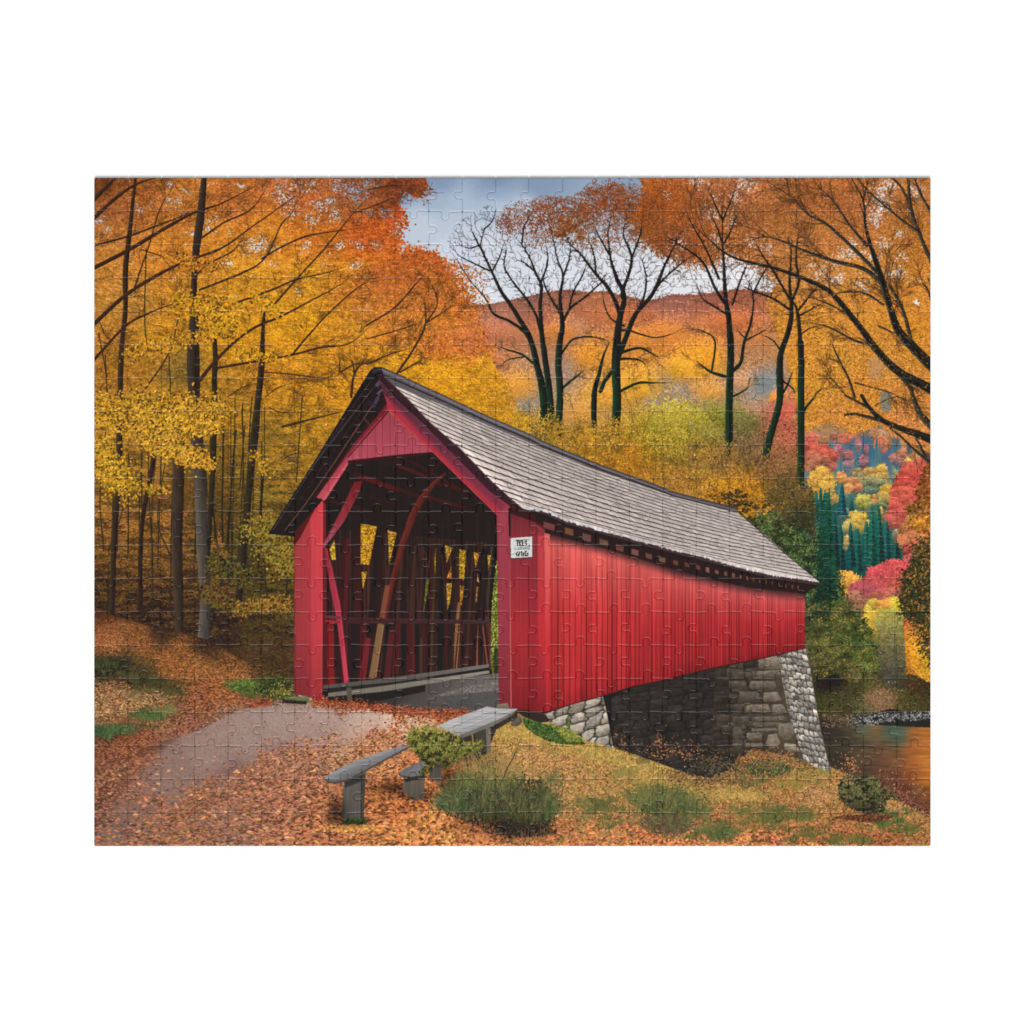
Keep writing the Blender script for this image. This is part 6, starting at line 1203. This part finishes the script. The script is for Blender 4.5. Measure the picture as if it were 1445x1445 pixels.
    for b in [[(1190,1105,.9),(1191,1075,.7),(1192,1062,.6)],[(1196,1105,.9),(1200,1080,.7),(1204,1068,.6)],[(1204,1105,.9),(1212,1088,.7)],[(1286,1142,1.4),(1296,1124,1.3),(1308,1112,1.2)],[(1308,1112,1),(1312,1116,.9)]]: limb(b, (76,58,44), bark=0)
    limb([(1252,1104,.8),(1254,1086,.7),(1264,1072,.7)], (140,104,62), bark=0)
    x, y = rng.uniform(1240, 1305, 160), rng.uniform(1086, 1145, 160); ok = y > 1060+.9*(x-1240)-10; splat(x[ok], y[ok], jit(np.tile((176, 136, 110), (ok.sum(), 1)).astype(float), ok.sum(), .2, 8), 2, 1.4)
    x = rng.uniform(1240, 1313, 700); y = np.interp(x, [1240,1270,1313], [1098,1120,1146])+rng.normal(0, 5, 700); splat(x, y, jit(np.tile((112, 68, 54), (700, 1)).astype(float), 700, .3, 8), 2.4, 1.2, ang=-1.2+rng.normal(0, .6, 700))
    x, y = scatter(fullmask(blob(1222, 1154, 40, 5, 95, .2)), 500); splat(x, y, jit(np.tile((104, 62, 42), (500, 1)).astype(float), 500, .3, 7), 3.4, 1.6)
    # green weeds at the foot of the near abutment
    for P, n, c1, c2 in [([(738,1014),(752,1018),(780,1026),(810,1040),(826,1050),(800,1050),(776,1046),(756,1036),(742,1026)], 2600, (38,64,32), (92,112,50)), ([(776,1022),(800,1028),(812,1034),(826,1046),(800,1046)], 700, (96,112,44), (160,150,70)), ([(798,1018),(802,1010),(806,1020),(802,1030)], 120, (62,72,40), (100,110,60))]:
        m = fullmask(P); x, y = scatter(m, n); splat(x, y, jit(lerpc(c1, c2, rng.random(n)), n, .16, 6), 3.4, 1.3, ang=-1.4+rng.normal(0, .7, n), chunks=8)

def paint():
    global vnoise_dir
    vnoise_dir = vnoise(22, 1.2, 66)
    draw_background(); draw_valley(); draw_dark_bushes(); draw_right_trees()
    LF_, base = draw_left_forest(); draw_left_trunks(); draw_left_sprays(LF_)
    draw_river(); G, ms = draw_ground()
    draw_abutments(); draw_bridge(); draw_foreground(ms)
    A = C*(.98+.04*fbm(2.0, 2.0, 2, 990)[..., None])
    A = A*.35+blur(A, 1)*.65
    g = A.mean(-1, keepdims=True); A = g+(A-g)*.93                       # softer ink
    A = A[PAD:PAD+PH*S, PAD:PAD+PW*S]
    return np.clip(A, 0, 255)
# ---------------------------------------------------------------- the puzzle itself, as real pieces on a white surface
import bpy
from mathutils import Vector
from mathutils.geometry import delaunay_2d_cdt
MM = 0.00043                       # one picture unit in metres: a piece is about 20 mm across
COLS, ROWS = 25, 20
THICK = 0.0016; BEV = 2.3          # board thickness (m), rolled edge width (picture units)
sc = bpy.context.scene
col = bpy.context.scene.collection

def wx(x): return (x-722.5)*MM
def wy(y): return (722.5-y)*MM

def make_image(A):
    L = np.where(A <= 10, A/255/12.92, ((A/255+.055)/1.055)**2.4); L = np.maximum(L*INK-VEIL, .0015)   # ink density for this light
    A = np.where(L < .0031, L*12.92, 1.055*L**(1/2.4)-.055)*255
    h, w = A.shape[:2]
    img = bpy.data.images.new('puzzle_print', w, h, alpha=False, float_buffer=False)
    px = np.ones((h, w, 4), np.float32); px[..., :3] = A[::-1]/255.0
    img.pixels.foreach_set(px.ravel()); img.update(); img.pack()
    return img

def board_material(img):
    m = bpy.data.materials.new('printed_board'); m.use_nodes = True
    nt = m.node_tree; b = nt.nodes['Principled BSDF']
    t = nt.nodes.new('ShaderNodeTexImage'); t.image = img; t.extension = 'EXTEND'; t.interpolation = 'Linear'
    uv = nt.nodes.new('ShaderNodeUVMap'); uv.uv_map = 'print'
    nt.links.new(uv.outputs[0], t.inputs[0]); nt.links.new(t.outputs[0], b.inputs['Base Color'])
    b.inputs['Roughness'].default_value = .42; b.inputs['Specular IOR Level'].default_value = .24
    # faint linen embossing of the paper
    n = nt.nodes.new('ShaderNodeTexNoise'); n.inputs['Scale'].default_value = 1400; n.inputs['Detail'].default_value = 2
    tc = nt.nodes.new('ShaderNodeTexCoord'); nt.links.new(tc.outputs['Object'], n.inputs['Vector'])
    bp = nt.nodes.new('ShaderNodeBump'); bp.inputs['Strength'].default_value = .03; bp.inputs['Distance'].default_value = .0002
    nt.links.new(n.outputs[0], bp.inputs['Height']); nt.links.new(bp.outputs[0], b.inputs['Normal'])
    return m

def core_material():
    m = bpy.data.materials.new('grey_board_core'); m.use_nodes = True
    nt = m.node_tree; b = nt.nodes['Principled BSDF']
    n = nt.nodes.new('ShaderNodeTexNoise'); n.inputs['Scale'].default_value = 900; n.inputs['Detail'].default_value = 4
    r = nt.nodes.new('ShaderNodeValToRGB'); r.color_ramp.elements[0].color = (.16, .15, .145, 1); r.color_ramp.elements[1].color = (.30, .29, .28, 1)
    nt.links.new(n.outputs[0], r.inputs[0]); nt.links.new(r.outputs[0], b.inputs['Base Color'])
    b.inputs['Roughness'].default_value = .9
    return m

def white_material():
    m = bpy.data.materials.new('matte_white'); m.use_nodes = True
    nt = m.node_tree; b = nt.nodes['Principled BSDF']
    n = nt.nodes.new('ShaderNodeTexNoise'); n.inputs['Scale'].default_value = 60; n.inputs['Detail'].default_value = 3
    r = nt.nodes.new('ShaderNodeValToRGB'); r.color_ramp.elements[0].color = (.955, .955, .955, 1); r.color_ramp.elements[1].color = (.97, .97, .97, 1)
    nt.links.new(n.outputs[0], r.inputs[0]); nt.links.new(r.outputs[0], b.inputs['Base Color'])
    b.inputs['Roughness'].default_value = .85; b.inputs['Specular IOR Level'].default_value = .1
    return m

# ---- cut lines: one curve per shared edge, knobs alternate at random
prng = np.random.default_rng(2024)
JX = np.zeros((ROWS+1, COLS+1)); JY = np.zeros((ROWS+1, COLS+1))
for r in range(ROWS+1):
    for c in range(COLS+1):
        JX[r, c] = PX+PW*c/COLS+(0 if c in (0, COLS) else prng.normal(0, .35))
        JY[r, c] = PY+PH*r/ROWS+(0 if r in (0, ROWS) else prng.normal(0, .35))
def cut(p, q, s):
    L = math.hypot(q[0]-p[0], q[1]-p[1]); k = prng.uniform(.94, 1.05)
    c = L*(.5+prng.uniform(-.05, .05)); rl, Rb, h = 3.0*k, 5.4*k, 6.2*k    # lip radius, knob radius, knob height
    X = math.sqrt((Rb+rl)**2-(h-rl)**2); th = math.atan2(h-rl, X)           # lip circles touch both the edge and the knob
    amp, ph = prng.uniform(.3, 1.0), prng.choice([0, math.pi])
    U = [(u, 0.0) for u in np.linspace(0, c-X, 7)[:-1]]
    U += [(c-X+rl*math.cos(t), rl+rl*math.sin(t)) for t in np.linspace(-math.pi/2, th, 6)[:-1]]
    U += [(c+Rb*math.cos(t), h+Rb*math.sin(t)) for t in np.linspace(math.pi+th, -th, 15)]
    U += [(c+X+rl*math.cos(t), rl+rl*math.sin(t)) for t in np.linspace(math.pi-th, 3*math.pi/2, 6)[1:]]
    U += [(u, 0.0) for u in np.linspace(c+X, L, 7)[1:]]
    dx, dy = (q[0]-p[0])/L, (q[1]-p[1])/L; nx, ny = -dy, dx
    out = []
    for u, v in U:
        w = v*s+amp*math.sin(2*math.pi*u/L+ph)*math.sin(math.pi*u/L)
        out.append((p[0]+dx*u+nx*w, p[1]+dy*u+ny*w))
    return np.array(out)
HE, VE, HS, VS = {}, {}, {}, {}
for r in range(1, ROWS):
    for c in range(COLS):
        HS[r, c] = prng.choice([-1, 1]); HE[r, c] = cut((JX[r, c], JY[r, c]), (JX[r, c+1], JY[r, c+1]), HS[r, c])      # +1: knob points down
for r in range(ROWS):
    for c in range(1, COLS):
        VS[r, c] = prng.choice([-1, 1]); VE[r, c] = cut((JX[r, c], JY[r, c]), (JX[r+1, c], JY[r+1, c]), -VS[r, c])     # +1: knob points right
def outline(r, c):
    def top(): return HE[r, c] if r > 0 else np.array([(JX[0, c], PY), (JX[0, c+1], PY)])
    def bot(): return HE[r+1, c] if r < ROWS-1 else np.array([(JX[ROWS, c], PY+PH), (JX[ROWS, c+1], PY+PH)])
    def lef(): return VE[r, c] if c > 0 else np.array([(PX, JY[r, 0]), (PX, JY[r+1, 0])])
    def rig(): return VE[r, c+1] if c < COLS-1 else np.array([(PX+PW, JY[r, COLS]), (PX+PW, JY[r+1, COLS])])
    sides = [top(), rig(), bot()[::-1], lef()[::-1]]
    P = []
    for s in sides:                                                      # clip each corner by a little: worn, rounded piece corners
        d0 = s[1]-s[0]; d0 = d0/np.hypot(*d0); d1 = s[-2]-s[-1]; d1 = d1/np.hypot(*d1)
        P.append(s[0]+d0*1.3); 
        P += [q for q in s[1:-1] if np.hypot(*(q-s[0])) > 2.2 and np.hypot(*(q-s[-1])) > 2.2]
        P.append(s[-1]+d1*1.3)
    return np.array(P)
def inset(P, d):
    a = np.roll(P, 1, 0); b = np.roll(P, -1, 0)
    e0 = P-a; e1 = b-P
    n0 = np.stack([-e0[:, 1], e0[:, 0]], 1)/np.hypot(e0[:, 0], e0[:, 1])[:, None]; n1 = np.stack([-e1[:, 1], e1[:, 0]], 1)/np.hypot(e1[:, 0], e1[:, 1])[:, None]
    n = n0+n1; n /= np.hypot(n[:, 0], n[:, 1])[:, None]
    k = 1/np.clip((n*n0).sum(1), .6, 1)
    return P+n*(d*k)[:, None]

def piece_geo(r, c, lift=0.0):
    P = outline(r, c)                                                    # clockwise on screen (y down), so +inset goes inside
    rings = []
    for d, z in ((.02, 0.0), (.02, THICK-BEV*MM*.33), (.62, THICK-BEV*MM*.175), (1.34, THICK-BEV*MM*.052), (BEV, THICK)):
        rings.append((inset(P, d), z))
    n = len(P); V = []; F = []; M = []
    for Q, z in rings: V += [(wx(a), wy(b), z+lift) for a, b in Q]
    F.append(list(range(n))); M.append(1)                                # underside
    for k in range(4):
        for i in range(n):
            j = (i+1) % n
            F.append([k*n+j, k*n+i, (k+1)*n+i, (k+1)*n+j]); M.append(1 if k == 0 else 0)
    Q = rings[4][0]
    res = delaunay_2d_cdt([Vector((a, -b)) for a, b in Q], [], [list(range(n))[::-1]], 1, 1e-4)
    own = {}
    for k, src in enumerate(res[3]):
        if src: own[k] = 4*n+src[0]
        else: own[k] = len(V); V.append((wx(res[0][k][0]), wy(-res[0][k][1]), THICK+lift))
    for f in res[2]:
        q = [own[k] for k in f]
        a, b, c = (V[q[0]], V[q[1]], V[q[2]])
        if (b[0]-a[0])*(c[1]-a[1])-(b[1]-a[1])*(c[0]-a[0]) < 0: q = q[::-1]
        F.append(q); M.append(0)
    return V, F, M
def piece_mesh(name, parts, mats, origin=(0, 0)):
    V, F, M = [], [], []
    for v, f, m in parts:
        o = len(V); V += [(a-origin[0], b-origin[1], z) for a, b, z in v]; F += [[i+o for i in q] for q in f]; M += m
    me = bpy.data.meshes.new(name); me.from_pydata(V, [], F)
    for m in mats: me.materials.append(m)
    me.polygons.foreach_set('material_index', M)
    uv = me.uv_layers.new(name='print')
    li = np.zeros(len(me.loops), np.int32); me.loops.foreach_get('vertex_index', li)
    co = np.array(V)[li]
    u = ((co[:, 0]+origin[0])/MM+722.5-PX)/PW; v = 1-((722.5-(co[:, 1]+origin[1])/MM)-PY)/PH
    uv.data.foreach_set('uv', np.stack([u, v], 1).astype(np.float32).ravel())
    sm = [len(q) == 4 and mi == 0 for q, mi in zip(F, M)]
    me.polygons.foreach_set('use_smooth', sm)
    me.update(); me.validate()
    return me

def area(P): return abs(np.sum(P[:, 0]*np.roll(P[:, 1], -1)-P[:, 1]*np.roll(P[:, 0], -1)))/2

def build():
    A = paint()
    img = make_image(A)
    mats = [board_material(img), core_material()]
    s = bpy.data.meshes.new('white_surface')
    s.from_pydata([(-6, -6, 0), (6, -6, 0), (6, 6, 0), (-6, 6, 0)], [], [(0, 1, 2, 3)]); s.materials.append(white_material())
    o = bpy.data.objects.new('white_surface', s); o['kind'] = 'structure'; col.objects.link(o)
    root = bpy.data.objects.new('jigsaw_puzzle', None); root.empty_display_size = .05; col.objects.link(root)
    root['label'] = 'assembled cardboard jigsaw puzzle printed with a red covered bridge in autumn woods, lying on white'
    root['category'] = 'jigsaw puzzle'
    Z0 = .00005
    inner = []
    for r in range(ROWS):
        for c in range(COLS):
            er, ec = r in (0, ROWS-1), c in (0, COLS-1)
            if er or ec: kind = 'corner_piece' if er and ec else 'edge_piece'
            else:
                inner.append((area(outline(r, c)), r, c)); continue
            add_piece(kind, r, c, mats, root, Z0)
    inner.sort(reverse=True)
    for a, r, c in inner[:100]: add_piece('inner_piece', r, c, mats, root, Z0)
    me = piece_mesh('puzzle_interior', [piece_geo(r, c, Z0+lift(r, c)) for a, r, c in inner[100:]], mats)
    o = bpy.data.objects.new('puzzle_interior', me); o.parent = root; o['kind'] = 'stuff'; col.objects.link(o)

def lift(r, c): return ((r*7919+c*104729) % 97)/97*.00006
def add_piece(kind, r, c, mats, root, z):
    V, F, M = piece_geo(r, c, z+lift(r, c))
    cx, cy = wx(PX+PW*(c+.5)/COLS), wy(PY+PH*(r+.5)/ROWS)
    o = bpy.data.objects.new(kind, piece_mesh(kind, [(V, F, M)], mats, (cx, cy)))
    o.location = (cx, cy, 0); o.parent = root; col.objects.link(o)
    if kind == 'corner_piece': o['label'] = {(0, 0): 'corner piece printed with dark branches and orange leaves', (0, COLS-1): 'corner piece printed with amber leaves and bare boughs', (ROWS-1, 0): 'corner piece printed with fallen leaves on a dark path', (ROWS-1, COLS-1): 'corner piece printed with straw grass by the river'}[r, c]

def area_lamp(name, loc, size, power, target=(0, 0, 0)):
    from mathutils import Vector
    L = bpy.data.lights.new(name, 'AREA'); L.shape = 'SQUARE'; L.size = size; L.energy = power
    o = bpy.data.objects.new(name, L); o.location = loc
    o.rotation_euler = (Vector(target)-Vector(loc)).to_track_quat('-Z', 'Y').to_euler()
    col.objects.link(o); return o

def stage():
    w = bpy.data.worlds.new('World'); sc.world = w; w.use_nodes = True
    bg = w.node_tree.nodes['Background']; bg.inputs[0].default_value = (1, 1, 1, 1); bg.inputs[1].default_value = WORLD
    area_lamp('softbox_key', (-.3, -4.4, 4.2), 3.2, KEY)
    area_lamp('softbox_fill', (0.0, 5.0, 4.2), 2.2, FILL)
    cam = bpy.data.cameras.new('camera'); co = bpy.data.objects.new('camera', cam); col.objects.link(co)
    H = 1.8; co.location = (0, 0, H); cam.sensor_width = 36; cam.lens = 36*(H-THICK)/(1445*MM); cam.clip_start = .05; cam.clip_end = 100
    sc.camera = co
    sc.view_settings.view_transform = 'Standard'; sc.view_settings.look = 'None'; sc.view_settings.exposure = 0; sc.view_settings.gamma = 1
    sc.view_settings.use_curve_mapping = False
    sc.render.engine = 'CYCLES'; sc.cycles.use_denoising = False; sc.cycles.max_bounces = 6
    sc.render.resolution_x = sc.render.resolution_y = 1024

WORLD, KEY, FILL = .43, 362, 44
INK, VEIL = .95, .014
build(); stage()
